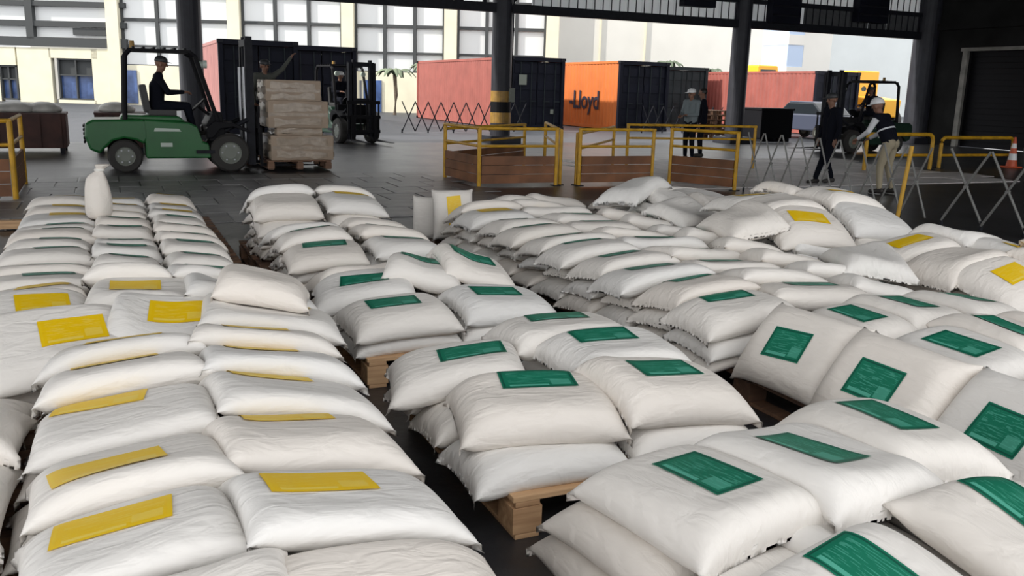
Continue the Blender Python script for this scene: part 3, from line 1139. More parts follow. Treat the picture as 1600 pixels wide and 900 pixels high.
# third column near the camera: sacks lying lower along the outer edge
for i, (b, a, ax) in enumerate(((-0.72, 2.25, 'A'), (-0.70, 2.85, 'A'), (-0.70, 3.45, 'A'), (-0.68, 3.95, 'B'))):
    sack(b, a, 'plain sack on the outer pallet edge, %s from the front, leftmost stack' % ORD[i], axis=ax, group=G_A)
for i, (b, a, ax) in enumerate(((-0.56, 2.3, 'A'), (-0.57, 2.9, 'A'), (-0.56, 3.42, 'A'))):
    sack(b, a, 'crumpled sack topping the outer edge, %s from the front, leftmost stack' % ORD[i], axis=ax, group=G_A, L=0.95)
TA = 0.95
topA = [  # b, a, column, label, lu, lv, extra
    (0.54, 1.86, 'aisle', None, 0, 0, {}),
    (0.0, 1.86, 'inner', None, 0, 0, {}),
    (-0.01, 2.32, 'inner', 'yellow', -0.04, 0.02, {'yaw': 3, 'L': 0.88}),
    (0.54, 2.30, 'aisle', 'yellow', -0.06, 0.02, {'yaw': 2, 'L': 0.94}),
    (0.0, 2.72, 'inner', 'yellow', -0.06, -0.06, {'yaw': 4, 'L': 0.88}),
    (0.54, 2.80, 'aisle', 'yellow', -0.04, 0.11, {'L': 0.95}),
    (0.0, 3.20, 'inner', 'yellow', -0.08, 0.11, {'L': 0.9}),
    (0.57, 3.22, 'aisle', 'yellow', -0.06, 0.12, {'L': 0.95}),
    (0.0, 3.62, 'inner', 'yellow', -0.03, 0.11, {'L': 0.9}),
    (0.58, 3.62, 'aisle', 'yellow', -0.05, 0.12, {'L': 0.95}),
    (0.0, 4.02, 'inner', 'yellow', 0.0, 0.03, {}),
    (0.58, 4.0, 'aisle', 'yellow', -0.03, 0.10, {}),
    (-0.30, 4.42, 'outer', 'yellow', 0.08, -0.02, {'yaw': 8, 'slope': 0.42, 'lsize': (0.24, 0.16)}),
    (0.20, 4.52, 'inner', 'yellow', 0.05, 0.0, {'yaw': -10, 'L': 0.85, 'slope': 0.42, 'lsize': (0.25, 0.17)}),
    (0.68, 4.42, 'aisle', 'yellow', 0.04, 0.16, {'yaw': -6}),
    (-0.42, 4.84, 'outer', 'yellow', 0.06, -0.02, {'yaw': 10, 'slope': 0.42, 'lsize': (0.22, 0.16)}),
    (0.12, 4.92, 'inner', 'yellow', -0.04, 0.0, {'yaw': -8, 'L': 0.85, 'slope': 0.35, 'lsize': (0.22, 0.15)}),
    (0.64, 4.86, 'aisle', 'yellow', 0.04, 0.12, {}),
]
far_rows = [5.27, 5.70, 6.13, 6.57, 7.02, 7.47, 7.92, 8.37, 8.82, 9.27]
for i, a in enumerate(far_rows):
    col = 'yellow' if i == 0 else ('green' if a < 8.0 else 'yellow')
    topA.append((-0.44, a, 'outer', col, 0.06, (0.07 if i % 2 else 0.03) if i else 0.04, {'L': 0.92, 'lsize': (0.24, 0.13)}))
    topA.append((0.06, a + 0.03, 'inner', col, 0.0, 0.055, {'L': 0.66, 'lsize': (0.21, 0.13)}))
    topA.append((0.50, a - 0.02, 'aisle', col, 0.0, 0.055, {'L': 0.70, 'lsize': (0.21, 0.13)}))
cnt = {}
for (b, a, colm, lab, lu, lv, ex) in topA:
    cnt[colm] = cnt.get(colm, 0) + 1
    what = '%s-labelled sack' % lab if lab else 'unlabelled sack'
    sack(b, a, '%s, top, %s from the front, %s column, leftmost stack' % (what, ORD[cnt[colm] - 1], colm), lab=lab, lu=lu, lv=lv, T=TA, group=G_A, **ex)
o = sack(0.66, 4.55, 'crumpled whiter sack thrown on top of the leftmost stack beside the aisle', L=0.72, W=0.85, T=0.9, yaw=-12, group=G_A)

# middle row of pallets
G_B = 'sacks on the middle row of pallets'
for k, (a, m) in enumerate(((1.93, 'wood'), (3.43, 'wood'), (5.28, 'wood'), (6.72, 'darkwood'), (8.05, 'darkwood'))):
    pallet((1.95, 1.88, 1.82, 1.66, 1.66)[k], a if k else 1.75, '%s wooden pallet under the middle row of sacks, %s from the front' % ('pale' if m == 'wood' else 'dark', ORD[k]), m, wa=1.3)


def lower(bs, as_, nlay, name, group, L=1.0, T=0.9):
    for l in range(nlay):
        for i, a in enumerate(as_):
            for j, b in enumerate(bs):
                pos = 'nearer' if len(as_) == 1 else ORD[i] + ' from the front'
                sack(b + rs.uniform(-0.02, 0.02), a + rs.uniform(-0.02, 0.02), 'plain sack, %s layer, %s, %s, %s side' % ('bottom' if l == 0 else ORD[l], name, pos, ('narrow aisle', 'wide aisle')[j] if len(bs) == 2 else 'aisle'), L=L, T=T, group=group)


# nearest pallet: sacks lie lengthwise
for l in range(2):
    for i, (b, a) in enumerate(((1.46, 2.12), (1.88, 2.12), (2.30, 2.12), (1.46, 1.50), (1.85, 1.5), (2.28, 1.5))):
        sack(b + (-0.03 if l == 0 else 0.0), a + (0.05 if l == 0 else 0), 'plain sack, %s layer of the nearest pallet, %s from its far corner' % (('bottom', 'middle')[l], ORD[i]), axis='A', L=0.95, T=0.9, yaw=rs.uniform(-5, 5), group=G_B)
for i, (b, a, lab, lu, lv, yw) in enumerate(((1.52, 2.02, 'green', 0.0, 0.03, 2), (1.93, 1.98, 'green', 0.0, -0.02, 0), (2.34, 2.10, 'green', 0.0, 0.0, -4))):
    sack(b, a, 'green-labelled sack, %s from the narrow aisle, far row of the nearest pallet' % ORD[i], axis='A', lab='green', lu=lu, lv=lv, yaw=yw, L=0.98, W=1.0, T=1.05, group=G_B, lsize=(0.28, 0.15), slope=(0.0, 0.16, 0.28)[i])
    if i == 0:
        st_ = MB().tube([(0.30, -0.17, 0.05), (0.315, -0.20, 0.0), (0.31, -0.205, -0.07), (0.318, -0.20, -0.13)], 0.004, 6).sphere((0.312, -0.204, -0.06), 0.014, n=8).build('tie_string', MT['string'], SACKS[-1])
for i, (b, a, yw) in enumerate(((1.58, 1.28, 6), (2.16, 1.34, 0), (2.66, 1.36, 4))):
    sack(b, a, 'green-labelled sack, %s from the narrow aisle, near row of the nearest pallet' % ORD[i], axis='A', lab='green', lu=-0.09, yaw=yw, T=1.0, W=1.15, group=G_B, lsize=(0.28, 0.15), droop=0.03)
# second pallet, two layers
lower((1.47, 2.13), (3.02, 3.44, 3.86), 1, 'second pallet', G_B, L=0.98, T=1.05)
for i, (b, a, lu, lv, yw, nm) in enumerate((
        (1.52, 3.12, 0.02, 0.07, -12, 'near corner beside the narrow aisle'), (2.10, 3.04, 0.0, 0.02, 3, 'near corner beside the wide aisle'),
        (2.10, 3.46, -0.04, 0.05, 2, 'middle of the wide aisle side'), (1.38, 3.66, 0.06, 0.0, -16, 'far corner beside the narrow aisle'),
        (2.02, 3.88, 0.0, 0.05, -2, 'far corner beside the wide aisle'))):
    sack(b, a, 'green-labelled sack on the second pallet, %s' % nm, lab='green', lu=lu, lv=lv, yaw=yw, T=1.08, group=G_B, L=0.98 if i != 3 else 0.95, slope=(0.0, 0.0, 0.30, 0.12, 0.30)[i])
# third pallet, two layers
lower((1.47, 2.13), (4.86, 5.28, 5.70), 1, 'third pallet', G_B, L=0.98, T=1.0)
for i, (b, a, lu, lv, yw, nm) in enumerate((
        (1.46, 4.84, -0.02, 0.02, 2, 'near corner beside the narrow aisle'), (2.12, 4.86, -0.03, 0.02, 2, 'near corner beside the wide aisle'),
        (1.40, 5.36, 0.0, 0.0, -14, 'middle of the narrow aisle side'), (1.80, 5.40, 0.0, 0.05, -20, 'middle between the two sides'),
        (2.14, 5.40, 0.0, 0.02, -4, 'middle of the wide aisle side'), (1.48, 5.80, 0.0, 0.06, 0, 'far corner beside the narrow aisle'),
        (2.12, 5.84, 0.0, 0.06, 0, 'far corner beside the wide aisle'))):
    sack(b, a, 'green-labelled sack on the third pallet, %s' % nm, lab='green', lu=lu, lv=lv, yaw=yw, T=1.05, group=G_B, L=0.98 if i not in (3, 4) else 0.8, slope=(0.0, 0.0, 0.15, 0.15, 0.2, 0.1, 0.1)[i])
# fourth pallet, three layers
lower((1.36, 1.92), (6.3, 6.72, 7.12), 2, 'fourth pallet', G_B, L=0.84, T=0.80)
for i, (b, a, lv) in enumerate(((1.34, 6.22, 0.06), (1.92, 6.2, 0.08), (1.34, 6.66, 0.08), (1.92, 6.62, 0.1), (1.34, 7.08, 0.1), (1.92, 7.06, 0.1))):
    sack(b, a, 'green-labelled sack on the fourth pallet, %s row, %s side' % (ORD[i // 2], ('narrow aisle', 'wide aisle')[i % 2]), lab='green', lv=lv, L=0.86, T=1.0, group=G_B)
# fifth pallet, tall
lower((1.36, 1.94), (7.80, 8.22), 3, 'tall fifth pallet', G_B, L=0.84, T=0.86)
for i, (b, a, lab, T) in enumerate(((1.36, 7.86, None, 1.1), (1.95, 7.86, 'yellow', 0.9), (1.36, 8.26, None, 1.05), (1.95, 8.26, 'yellow', 0.9))):
    sack(b, a, '%s on the tall fifth pallet, %s row, %s side' % ('yellow-labelled sack' if lab else 'bulging unlabelled sack', ORD[i // 2], ('narrow aisle', 'wide aisle')[i % 2]), lab=lab, lv=0.1, L=0.88, T=T, group=G_B)

# wide stack across the aisle
G_C = 'sacks in the wide stack across the aisle'
for k, a in enumerate((2.45, 3.75, 5.05, 6.35, 7.65, 8.95)):
    pallet(3.68, a, 'dark wooden pallet under the wide stack across the aisle, %s from the front' % ORD[k], 'darkwood', wa=1.25)
    hf_fill(3.2, 4.6, a - 0.62, a + 0.62, 0.173)
rowsC = [4.05, 4.48, 4.92, 5.36, 5.80, 6.24, 6.70, 7.15, 7.6, 8.0]
for l in range(2):
    for i, a in enumerate(rowsC):
        sack(3.26 + rs.uniform(-0.04, 0.04) - (0.05 if l == 0 else 0), a + rs.uniform(-0.02, 0.02), 'plain sack, %s layer, %s from the front, aisle side of the wide stack' % (('bottom', 'middle')[l], ORD[i]), L=0.95, T=0.78, group=G_C)
hf_fill(3.35, 4.55, 4.0, 8.6, 0.375)
hf_fill(3.30, 4.55, 1.9, 4.0, 0.39)
cnt = {}
topC = []
for i, a in enumerate(rowsC):
    topC.append((3.22 + (0.05 if i % 2 else 0), a, 'aisle', 'green' if i < 8 else 'yellow', (0.08, 0.10, 0.02, 0.08, 0.12, 0.08)[i % 6], {}))
    topC.append((3.86, a + 0.06, 'middle', 'green' if i < 8 else 'yellow', (0.04, 0.0, 0.09, -0.02)[i % 4], {'yaw': (-16, -8, -14, 4)[i % 4]}))
    if i < 8:
        topC.append((4.40, a + 0.1, 'far', 'green', (0.02, 0.06)[i % 2], {'yaw': -14, 'L': 0.85}))
for (b, a, colm, lab, lv, ex) in topC:
    cnt[colm] = cnt.get(colm, 0) + 1
    sack(b, a, '%s-labelled sack, top, %s from the front, %s column, wide stack' % (lab, ORD[cnt[colm] - 1], colm), lab=lab, lv=lv, T=0.98, group=G_C, **ex)
for i, (b, a, yw, lv) in enumerate(((3.50, 3.40, -8, 0.0), (3.52, 2.78, -4, 0.0), (3.90, 3.44, -6, 0.0), (3.92, 2.84, -8, -0.02), (4.30, 3.40, -6, 0.0), (4.32, 2.80, -4, 0), (3.55, 2.14, -4, 0.0), (3.95, 2.2, -4, 0.0), (4.36, 2.2, -4, 0))):
    sack(b, a, 'green-labelled sack lying behind the leaning sacks of the wide stack, %s counted' % ORD[i], axis='A', lab='green', yaw=yw, lv=lv, T=1.05, L=0.95, group=G_C, droop=0.08, slope=0.14)
for i, (b, a, t, z, yw) in enumerate(((3.20, 3.44, 50, 0.20, 4), (3.17, 2.82, 52, 0.20, 2), (3.19, 2.20, 50, 0.20, -3))):
    sack(b, a, 'green-labelled sack leaning upright against the wide stack, %s from its far end' % ORD[i], axis='A', lab='green', yaw=yw, tilt=t, lift=z + 0.13, T=1.1, L=0.98, W=1.1, group=G_C, lsize=(0.22, 0.17), lv=-0.01)

# heap by the lattice gate: three uneven stacks
G_D = 'sacks in the heap by the lattice gate'
for k, a in enumerate((4.3, 5.8, 7.6)):
    pallet(5.45, a, 'dark wooden pallet under the heap by the lattice gate, %s from the front' % ORD[k], 'darkwood', wa=1.3, wb=1.3)
for k, (bs, as_, n, nm, topl) in enumerate((
        ((5.22, 5.86), (3.85, 4.28, 4.72), 3, 'nearest heap stack', 'yellow'),
        ((4.98, 5.62), (5.35, 5.78, 6.2), 4, 'second heap stack', 'yellow'),
        ((4.90, 5.55), (7.15, 7.58, 8.0), 3, 'farthest heap stack', None))):
    for l in range(n):
        for i, a in enumerate(as_):
            for j, b in enumerate(bs):
                top = l == n - 1
                lab = topl if top and (i + j) % 2 == 0 else None
                sack(b + rs.uniform(-0.07, 0.07), a + rs.uniform(-0.05, 0.05), '%s, %s of the %s, %s from front, %s side' % ('yellow-labelled sack' if lab else 'rumpled sack', 'top' if top else 'layer ' + ('one', 'two', 'three')[l], nm, ORD[i], ('aisle', 'gate')[j]), lab=lab, yaw=rs.uniform(-10, 10), T=1.0, group=G_D, droop=0.09, lv=-0.02, slope=0.22 if top else 0.0)
for i, (b, a, yw, nm) in enumerate(((4.55, 7.35, 30, 'farthest'), (4.50, 5.65, 80, 'second'), (4.72, 4.55, 60, 'nearest'), (4.75, 6.75, 20, 'space behind the second'), (6.15, 4.0, 80, 'gate side of the nearest'), (6.2, 3.3, 60, 'gate side corner of the nearest'))):
    sack(b, a, 'slumped sack fallen by the %s stack of the heap' % nm, yaw=yw, T=1.05, group=G_D, droop=0.06)
# sacks at the far end of the wide stack
for i, (b, a, yw) in enumerate(((3.72, 8.42, 10), (4.25, 8.5, -8))):
    sack(b, a, 'yellow-labelled sack at the far end of the wide stack, %s from the aisle' % ORD[i], lab='yellow', yaw=yw, T=1.0, group=G_C)
sack(3.14, 8.5, 'sack standing on end, yellow label, far end of the wide stack', axis='A', lab='yellow', yaw=78, tilt=78, lift=0.38, L=0.6, W=1.1, T=0.95, group=G_C, lsize=(0.12, 0.30))
sack(3.0, 8.85, 'small plain sack standing behind the upright sack with yellow label', axis='A', yaw=70, tilt=80, lift=0.3, L=0.5, W=1.0, T=0.8, group=G_C)


# upright tied sack standing on the leftmost stack
def tied_sack(b, a, z, label):
    rr = random.Random(3)
    prof = [(0.02, 0.0), (0.10, 0.01), (0.125, 0.06), (0.13, 0.15), (0.12, 0.26), (0.105, 0.36), (0.085, 0.42), (0.05, 0.455), (0.03, 0.475), (0.045, 0.50), (0.075, 0.53), (0.07, 0.535), (0.02, 0.515)]
    bm = MB()
    bm.lathe(prof, n=28)
    for v in bm.bm.verts:
        th = math.atan2(v.co.y, v.co.x)
        k = 1 + 0.05 * math.sin(3 * th + v.co.z * 9) + 0.03 * math.sin(9 * th + 4 * v.co.z) * (v.co.z / 0.4)
        v.co.x *= k
        v.co.y *= k * 0.85
        v.co.x *= 0.84
        v.co.z *= 0.86
        if v.co.z > 0.36:
            v.co.x += (v.co.z - 0.36) * 0.6
    o = bm.build('tied_sack', MT['sack'], loc=P(b, a, z), rz=YAW, smooth=True)
    md = o.modifiers.new('soft', 'SUBSURF')
    md.levels = md.render_levels = 1
    tag(o, label, 'sack')
    s = MB().lathe([(0.038, 0.470), (0.042, 0.475), (0.042, 0.483), (0.038, 0.488)], n=14).build('tie', MT['string'], o)
    s.location = (0.028, 0, -0.067)


def support(b, a):
    return float(HF[int((b - HB0) / HS), int((a - HA0) / HS)])


tied_sack(-0.12, 8.2, support(-0.12, 8.2) - 0.05, 'narrow white sack standing upright with tied neck on the leftmost stack')


# ------------------------------------------------------------------ barriers
def barrier(p0, p1, H, label, board=True, mid=True, r=0.028, group='yellow pipe barriers'):
    """p0, p1 in floor grid (b, a)."""
    a, b = P(*p0), P(*p1)
    L = (b - a).length
    t = empty('safety_barrier', a, math.atan2(b.y - a.y, b.x - a.x), label, 'barrier', group)
    for x in (0, L):
        MB().cyl((x, 0, 0), (x, 0, H), r * 1.2, n=10).build('post', MT['yellow_paint'], t)
        MB().box((x, 0, 0.006), (0.14, 0.14, 0.012)).build('foot_plate', MT['steel'], t)
    MB().tube([(-0.03, 0, H), (L + 0.03, 0, H)], r, 10).build('top_rail', MT['yellow_paint'], t)
    if mid:
        MB().tube([(0, 0, H * 0.70), (L, 0, H * 0.70)], r * 0.85, 10).build('middle_rail', MT['yellow_paint'], t)
    if board:
        h = H * 0.48
        n = 3
        for k in range(n):
            MB().box((L / 2, 0.0, 0.05 + h * (k + 0.5) / n), (L - 0.08, 0.03, h / n - 0.012)).build('kick_board', MT['rust'], t)
    return t


barrier((5.68, 14.13), (7.12, 14.1), 0.98, 'yellow pipe barrier with rusty kick boards, nearest the second column')
barrier((5.62, 15.66), (5.68, 14.13), 0.98, 'yellow pipe barrier closing the short side of the enclosure nearest the forklift', mid=True)
barrier((5.62, 15.66), (8.2, 17.8), 0.9, 'yellow pipe barrier at the back of the enclosure below the second column')
barrier((8.6, 17.6), (7.25, 14.2), 0.95, 'yellow pipe barrier closing the far side of the enclosure below the second column', board=False)
barrier((7.54, 14.03), (9.05, 14.03), 0.98, 'yellow pipe barrier with rusty kick boards in front of the orange container')
barrier((7.54, 14.13), (9.95, 17.0), 0.9, 'yellow pipe barrier running back towards the orange container', board=False)
barrier((9.42, 14.0), (9.98, 12.8), 1.0, 'yellow pipe barrier with rusty kick boards next to the two standing men')
barrier((10.3, 17.0), (13.4, 16.6), 0.95, 'long yellow pipe barrier behind the two standing men', board=False)
barrier((-3.2, 13.7), (-1.2, 13.66), 1.05, 'yellow pipe barrier with rusty boards beyond the leftmost sack stack', mid=True)
barrier((-1.2, 13.75), (-1.22, 15.6), 1.05, 'yellow pipe barrier turning the corner by the oxide bins', mid=True)


def loop_barrier(p0, p1, H, label):
    a, b = P(*p0), P(*p1)
    L = (b - a).length
    t = empty('loop_barrier', a, math.atan2(b.y - a.y, b.x - a.x), label, 'barrier', 'yellow loop barriers')
    pts = [(0, 0, 0), (0, 0, H - 0.14)] + [(0.14 - 0.14 * math.cos(q), 0, H - 0.14 + 0.14 * math.sin(q)) for q in (0.4, 0.8, 1.2, PI / 2)]
    pts += [(L - x, y, z) for x, y, z in pts[::-1]]
    MB().tube(pts, 0.045, 10).build('loop', MT['yellow_paint'], t)
    MB().tube([(0, 0, H * 0.42), (L, 0, H * 0.42)], 0.035, 10).build('middle_rail', MT['yellow_paint'], t)
    for x in (0, L):
        MB().box((x, 0, 0.006), (0.18, 0.18, 0.012)).build('foot_plate', MT['steel'], t)


loop_barrier((16.0, 15.83), (18.1, 15.83), 0.84, 'rounded yellow barrier behind the man in khaki trousers')
loop_barrier((18.83, 16.2), (21.4, 16.2), 0.75, 'rounded yellow barrier in front of the dark loading door')


# folding lattice gates
def lattice(p0, p1, H, n, label, r=0.013, m='lattice'):
    a, b = P(*p0), P(*p1)
    L = (b - a).length
    t = empty('lattice_gate', a, math.atan2(b.y - a.y, b.x - a.x), label, 'gate')
    w = L / n
    for k in range(n):
        for s in (0, 1):
            x0, x1 = k * w, (k + 1) * w
            if s:
                x0, x1 = x1, x0
            y = 0.012 * (1 if s else -1)
            MB().tube([(x0, y, 0.06), (x1, y, H)], r, 6).build('lattice_bar', MT[m], t)
        MB().cyl((k * w + w / 2, -0.03, H / 2 + 0.03), (k * w + w / 2, 0.03, H / 2 + 0.03), r * 1.3, n=8).build('pivot', MT[m], t)
    for k in range(0, n + 1, max(1, n // 4)):
        MB().cyl((k * w, 0, 0.0), (k * w, 0, 0.12), r * 1.4, n=8).build('castor_leg', MT['steel'], t)
    return t


lattice((10.1, 12.7), (10.2, 8.9), 1.02, 9, 'grey folding lattice gate in front of the man in khaki trousers')
lattice((10.3, 8.7), (10.6, 4.6), 1.02, 7, 'grey folding lattice gate beside the heap at the frame edge', r=0.016)
lattice((9.5, 31.0), (14.4, 31.2), 1.1, 10, 'dark folding lattice gate in front of the dull red container', r=0.02, m='steel')
lattice((19.9, 31.8), (24.0, 32.0), 1.1, 8, 'dark folding lattice gate in front of the orange container end', r=0.02, m='steel')
gp = empty('gate_post', P(9.53, 8.76, 0), YAW, 'leaning yellow gate post between the two grey lattice gates', 'post')
MB().cyl((0, 0, 0.0), (0.12, 0, 1.05), 0.028, n=12).build('pole', MT['yellow_paint'], gp)
MB().box((0, 0, 0.01), (0.25, 0.25, 0.02)).build('base_plate', MT['steel'], gp)


# ------------------------------------------------------------------ forklifts
def wheel(parent, x, y, r, w, m_rim='rim', name='wheel'):
    s = 1 if y > 0 else -1
    prof = [(r * 0.50, -w * 0.2), (r * 0.57, -w * 0.25), (r * 0.57, -w / 2), (r * 0.9, -w / 2), (r, -w * 0.32), (r, w * 0.32), (r * 0.9, w / 2), (r * 0.57, w / 2), (r * 0.57, w * 0.25), (r * 0.50, w * 0.2)]
    t = MB().lathe(prof, (0, 0, 0), 28, 'Y').build(name, MT['rubber'], parent, (x, y, r))
    MB().lathe([(0.02, -w * 0.44), (r * 0.3, -w * 0.46), (r * 0.5, -w * 0.40), (r * 0.58, -w * 0.46), (r * 0.58, w * 0.46), (r * 0.5, w * 0.40), (r * 0.3, w * 0.46), (0.02, w * 0.44)], (0, 0, 0), 20, 'Y').build('rim', MT[m_rim], t)
    for k in range(6):
        an = 2 * PI * k / 6
        MB().cyl((r * 0.4 * math.cos(an), s * w * 0.42, r * 0.4 * math.sin(an)), (r * 0.4 * math.cos(an), s * w * 0.5, r * 0.4 * math.sin(an)), 0.016, n=6).build('wheel_nut', MT['chrome'], t)
    return t


def forklift(b, a, yaw, body, label, mast_h=2.25, s=1.0):
    t = empty('forklift', P(b, a, 0), YAW + yaw, label, 'forklift')
    t.scale = (s, s, s)
    g, dk = MT[body], MT['black']
    # chassis and counterweight: drives towards +x
    w = 0.56
    kz = 0.84
    MB().prism([(x_, z_ * kz) for x_, z_ in [(-1.45, 0.48), (-1.52, 0.75), (-1.5, 1.02), (-1.38, 1.10), (-0.55, 1.12), (-0.5, 0.9), (-0.5, 0.72), (-0.56, 0.60), (-0.70, 0.68), (-0.89, 0.72), (-1.08, 0.66), (-1.22, 0.50), (-1.28, 0.40)]], -w, w).build('counterweight', g, t, bevel=0.04)
    MB().prism([(x_, z_ * kz) for x_, z_ in [(-0.55, 0.30), (-0.55, 1.12), (0.20, 1.06), (0.34, 0.98), (0.42, 0.66), (0.52, 0.62), (0.56, 0.30)]], -w, w).build('chassis', g, t, bevel=0.03)
    MB().prism([(x_, z_ * kz) for x_, z_ in [(-0.95, 1.10), (-0.9, 1.2), (0.05, 1.18), (0.16, 1.06)]], -0.42, 0.42).build('engine_hood', g, t, bevel=0.03)
    for sgn in (1, -1):
        MB().prism([(-0.40, 0.73), (-0.38, 0.79), (0.02, 0.78), (0.06, 0.73)], sgn * (w + 0.004), sgn * (w + 0.012)).build('side_decal', MT['decal'], t)
        MB().prism([(-0.30, 0.46), (-0.30, 0.53), (-0.10, 0.53), (-0.10, 0.46)], sgn * (w + 0.004), sgn * (w + 0.012)).build('side_decal', MT['decal'], t)
        MB().prism([(0.5, 0.62), (0.48, 0.78), (0.62, 0.92), (0.95, 0.90), (1.22, 0.78), (1.26, 0.70), (1.16, 0.74), (0.95, 0.82), (0.72, 0.78), (0.6, 0.62)], sgn * 0.36, sgn * (w + 0.06)).build('front_fender', dk, t, bevel=0.015)
        MB().prism([(0.3, 0.34), (0.3, 0.40), (0.62, 0.40), (0.62, 0.34)], sgn * 0.45, sgn * (w + 0.05)).build('step', MT['steel'], t)
        wheel(t, -0.89, sgn * 0.46, 0.29, 0.20)
        wheel(t, 0.89, sgn * 0.48, 0.35, 0.24)
    for k in range(5):
        MB().box((-1.53, 0, 0.52 + 0.07 * k), (0.03, 0.5, 0.04)).build('rear_louvre', dk, t)
    MB().prism([(0.55, 0.55), (0.5, 0.85), (0.62, 1.06), (0.78, 1.08), (0.84, 0.55)], -0.5, 0.5).build('dashboard', dk, t, bevel=0.02)
    MB().tube([(0.62, 0, 1.0), (0.42, 0, 1.16)], 0.03).build('steering_column', dk, t)
    MB().lathe([(0.155, -0.012), (0.18, -0.012), (0.18, 0.012), (0.155, 0.012)], n=20).build('steering_wheel', dk, t, (0.40, 0, 1.18)).rotation_euler = (0, -0.75, 0)
    MB().box((-0.22, 0, 1.04), (0.48, 0.5, 0.12), bevel=0.03).build('seat_cushion', MT['seat'], t)
    MB().box((-0.50, 0, 1.29), (0.12, 0.48, 0.5), Matrix.Rotation(-0.15, 4, 'Y'), bevel=0.04).build('seat_back', MT['seat'], t)
    # overhead guard
    for sgn in (1, -1):
        gd = MB()
        gd.tube([(-0.86, sgn * 0.50, 0.88), (-0.80, sgn * 0.48, 2.02), (-0.72, sgn * 0.46, 2.12)], 0.045, 8)
        gd.build('guard_post', MT['black'], t)
        gd = MB()
        gd.tube([(0.72, sgn * 0.50, 0.85), (0.36, sgn * 0.46, 2.05), (0.26, sgn * 0.46, 2.12)], 0.04, 8)
        gd.build('guard_post', MT['black'], t)
    gr = MB().box((-0.23, 0, 2.13), (1.06, 1.0, 0.05), bevel=0.015).build('guard_roof', MT['black'], t)
    for k in range(6):
        MB().box((-0.65 + 0.17 * k, 0, 2.165), (0.04, 0.96, 0.04)).build('guard_bar', MT['black'], gr)
    # mast, carriage, forks
    ms = MB()
    for sgn in (1, -1):
        ms.box((1.30, sgn * 0.36, 0.12 + mast_h / 2), (0.14, 0.09, mast_h))
        ms.box((1.32, sgn * 0.25, 0.2 + mast_h / 2), (0.12, 0.07, mast_h))
    for z in (0.3, 1.2, mast_h + 0.08):
        ms.box((1.26, 0, z), (0.06, 0.8, 0.12))
    mo = ms.build('mast', MT['steel'], t)
    for sgn in (1, -1):
        MB().cyl((1.22, sgn * 0.29, 0.3), (1.22, sgn * 0.29, 1.9), 0.035, n=10).build('lift_cylinder', MT['chrome'], mo)
        MB().cyl((0.55, sgn * 0.46, 0.62), (1.24, sgn * 0.42, 0.95), 0.04, n=10).build('tilt_cylinder', MT['steel'], mo)
    MB().box((1.24, 0, 1.5), (0.03, 0.06, 0.5)).build('mast_chain', MT['chrome'], mo)
    cg = MB()
    for z in (0.35, 0.75, 1.15):
        cg.box((1.43, 0, z), (0.05, 1.0, 0.09))
    for k in range(6):
        cg.box((1.43, -0.46 + 0.184 * k, 0.75), (0.03, 0.04, 0.9))
    co = cg.build('carriage', MT['black'], t)
    for sgn in (1, -1):
        MB().prism([(1.46, 0.80), (1.50, 0.80), (1.50, 0.14), (2.55, 0.105), (2.55, 0.095), (1.46, 0.09)], sgn * 0.34 - 0.06, sgn * 0.34 + 0.06).build('fork', MT['black'], t)
    for sgn in (1, -1):
        MB().cyl((0.5, sgn * 0.40, 1.92), (0.56, sgn * 0.40, 1.92), 0.07, n=14).build('work_lamp', MT['decal'], t)
    MB().cyl((-0.66, 0, 2.15), (-0.66, 0, 2.29), 0.05, 0.04, n=12).build('beacon', MT['hazard_yellow'], t)
    return t


forklift(1.13, 17.86, 0.0, 'fork_green', 'green forklift with driver carrying a wrapped stack of cartons')
forklift(6.3, 26.4, -1.4, 'fork_dark', 'dark green forklift behind the wrapped cartons, forks lowered towards the hall', mast_h=2.1)
forklift(21.5, 21.5, PI, 'fork_dark', 'dark forklift with open cab near the far hall corner')

# wrapped load on the forks
LB, LA = 1.13 + 2.16, 17.86
pl = make_pallet('wooden pallet on the forks of the green forklift', 1.2, 1.15, 'darkwood')
pl.location = P(LB, LA, 0.03)
pl.rotation_euler = (0, 0, YAW)


def carton(x, y, z, s, label, yaw=0.0):
    o = MB().box((0, 0, s[2] / 2), s, bevel=0.015).build('carton', MT['carton'], None, P(LB + x, LA + y, z), YAW + yaw)
    tag(o, label, 'carton', 'cartons on the forklift load')
    MB().box((0, -s[1] / 2 - 0.002, s[2] * 0.5), (s[0] * 0.98, 0.004, 0.06)).build('tape', MT['film'], o)
    fm = MB()
    n = 26
    rr = random.Random(int(z * 100) + int(x * 10))
    ring = []
    for i in range(n):
        th = 2 * PI * i / n
        cx, cy = math.cos(th), math.sin(th)
        m = max(abs(cx), abs(cy))
        ring.append((cx / m * (s[0] / 2 + 0.012), cy / m * (s[1] / 2 + 0.012)))
    rows = []
    for z_ in (0.10, 0.35, 0.62, 0.9):
        rows.append([fm.bm.verts.new((px + rr.uniform(0, 0.012) * (1 if px > 0 else -1), py + rr.uniform(0, 0.012) * (1 if py > 0 else -1), s[2] * z_ + rr.uniform(-0.03, 0.03))) for px, py in ring])
    for k in (0, 2):
        for i in range(n):
            fm.bm.faces.new((rows[k][i], rows[k][(i + 1) % n], rows[k + 1][(i + 1) % n], rows[k + 1][i]))
    fm.build('stretch_film', MT['film'], o, smooth=True)
    return o


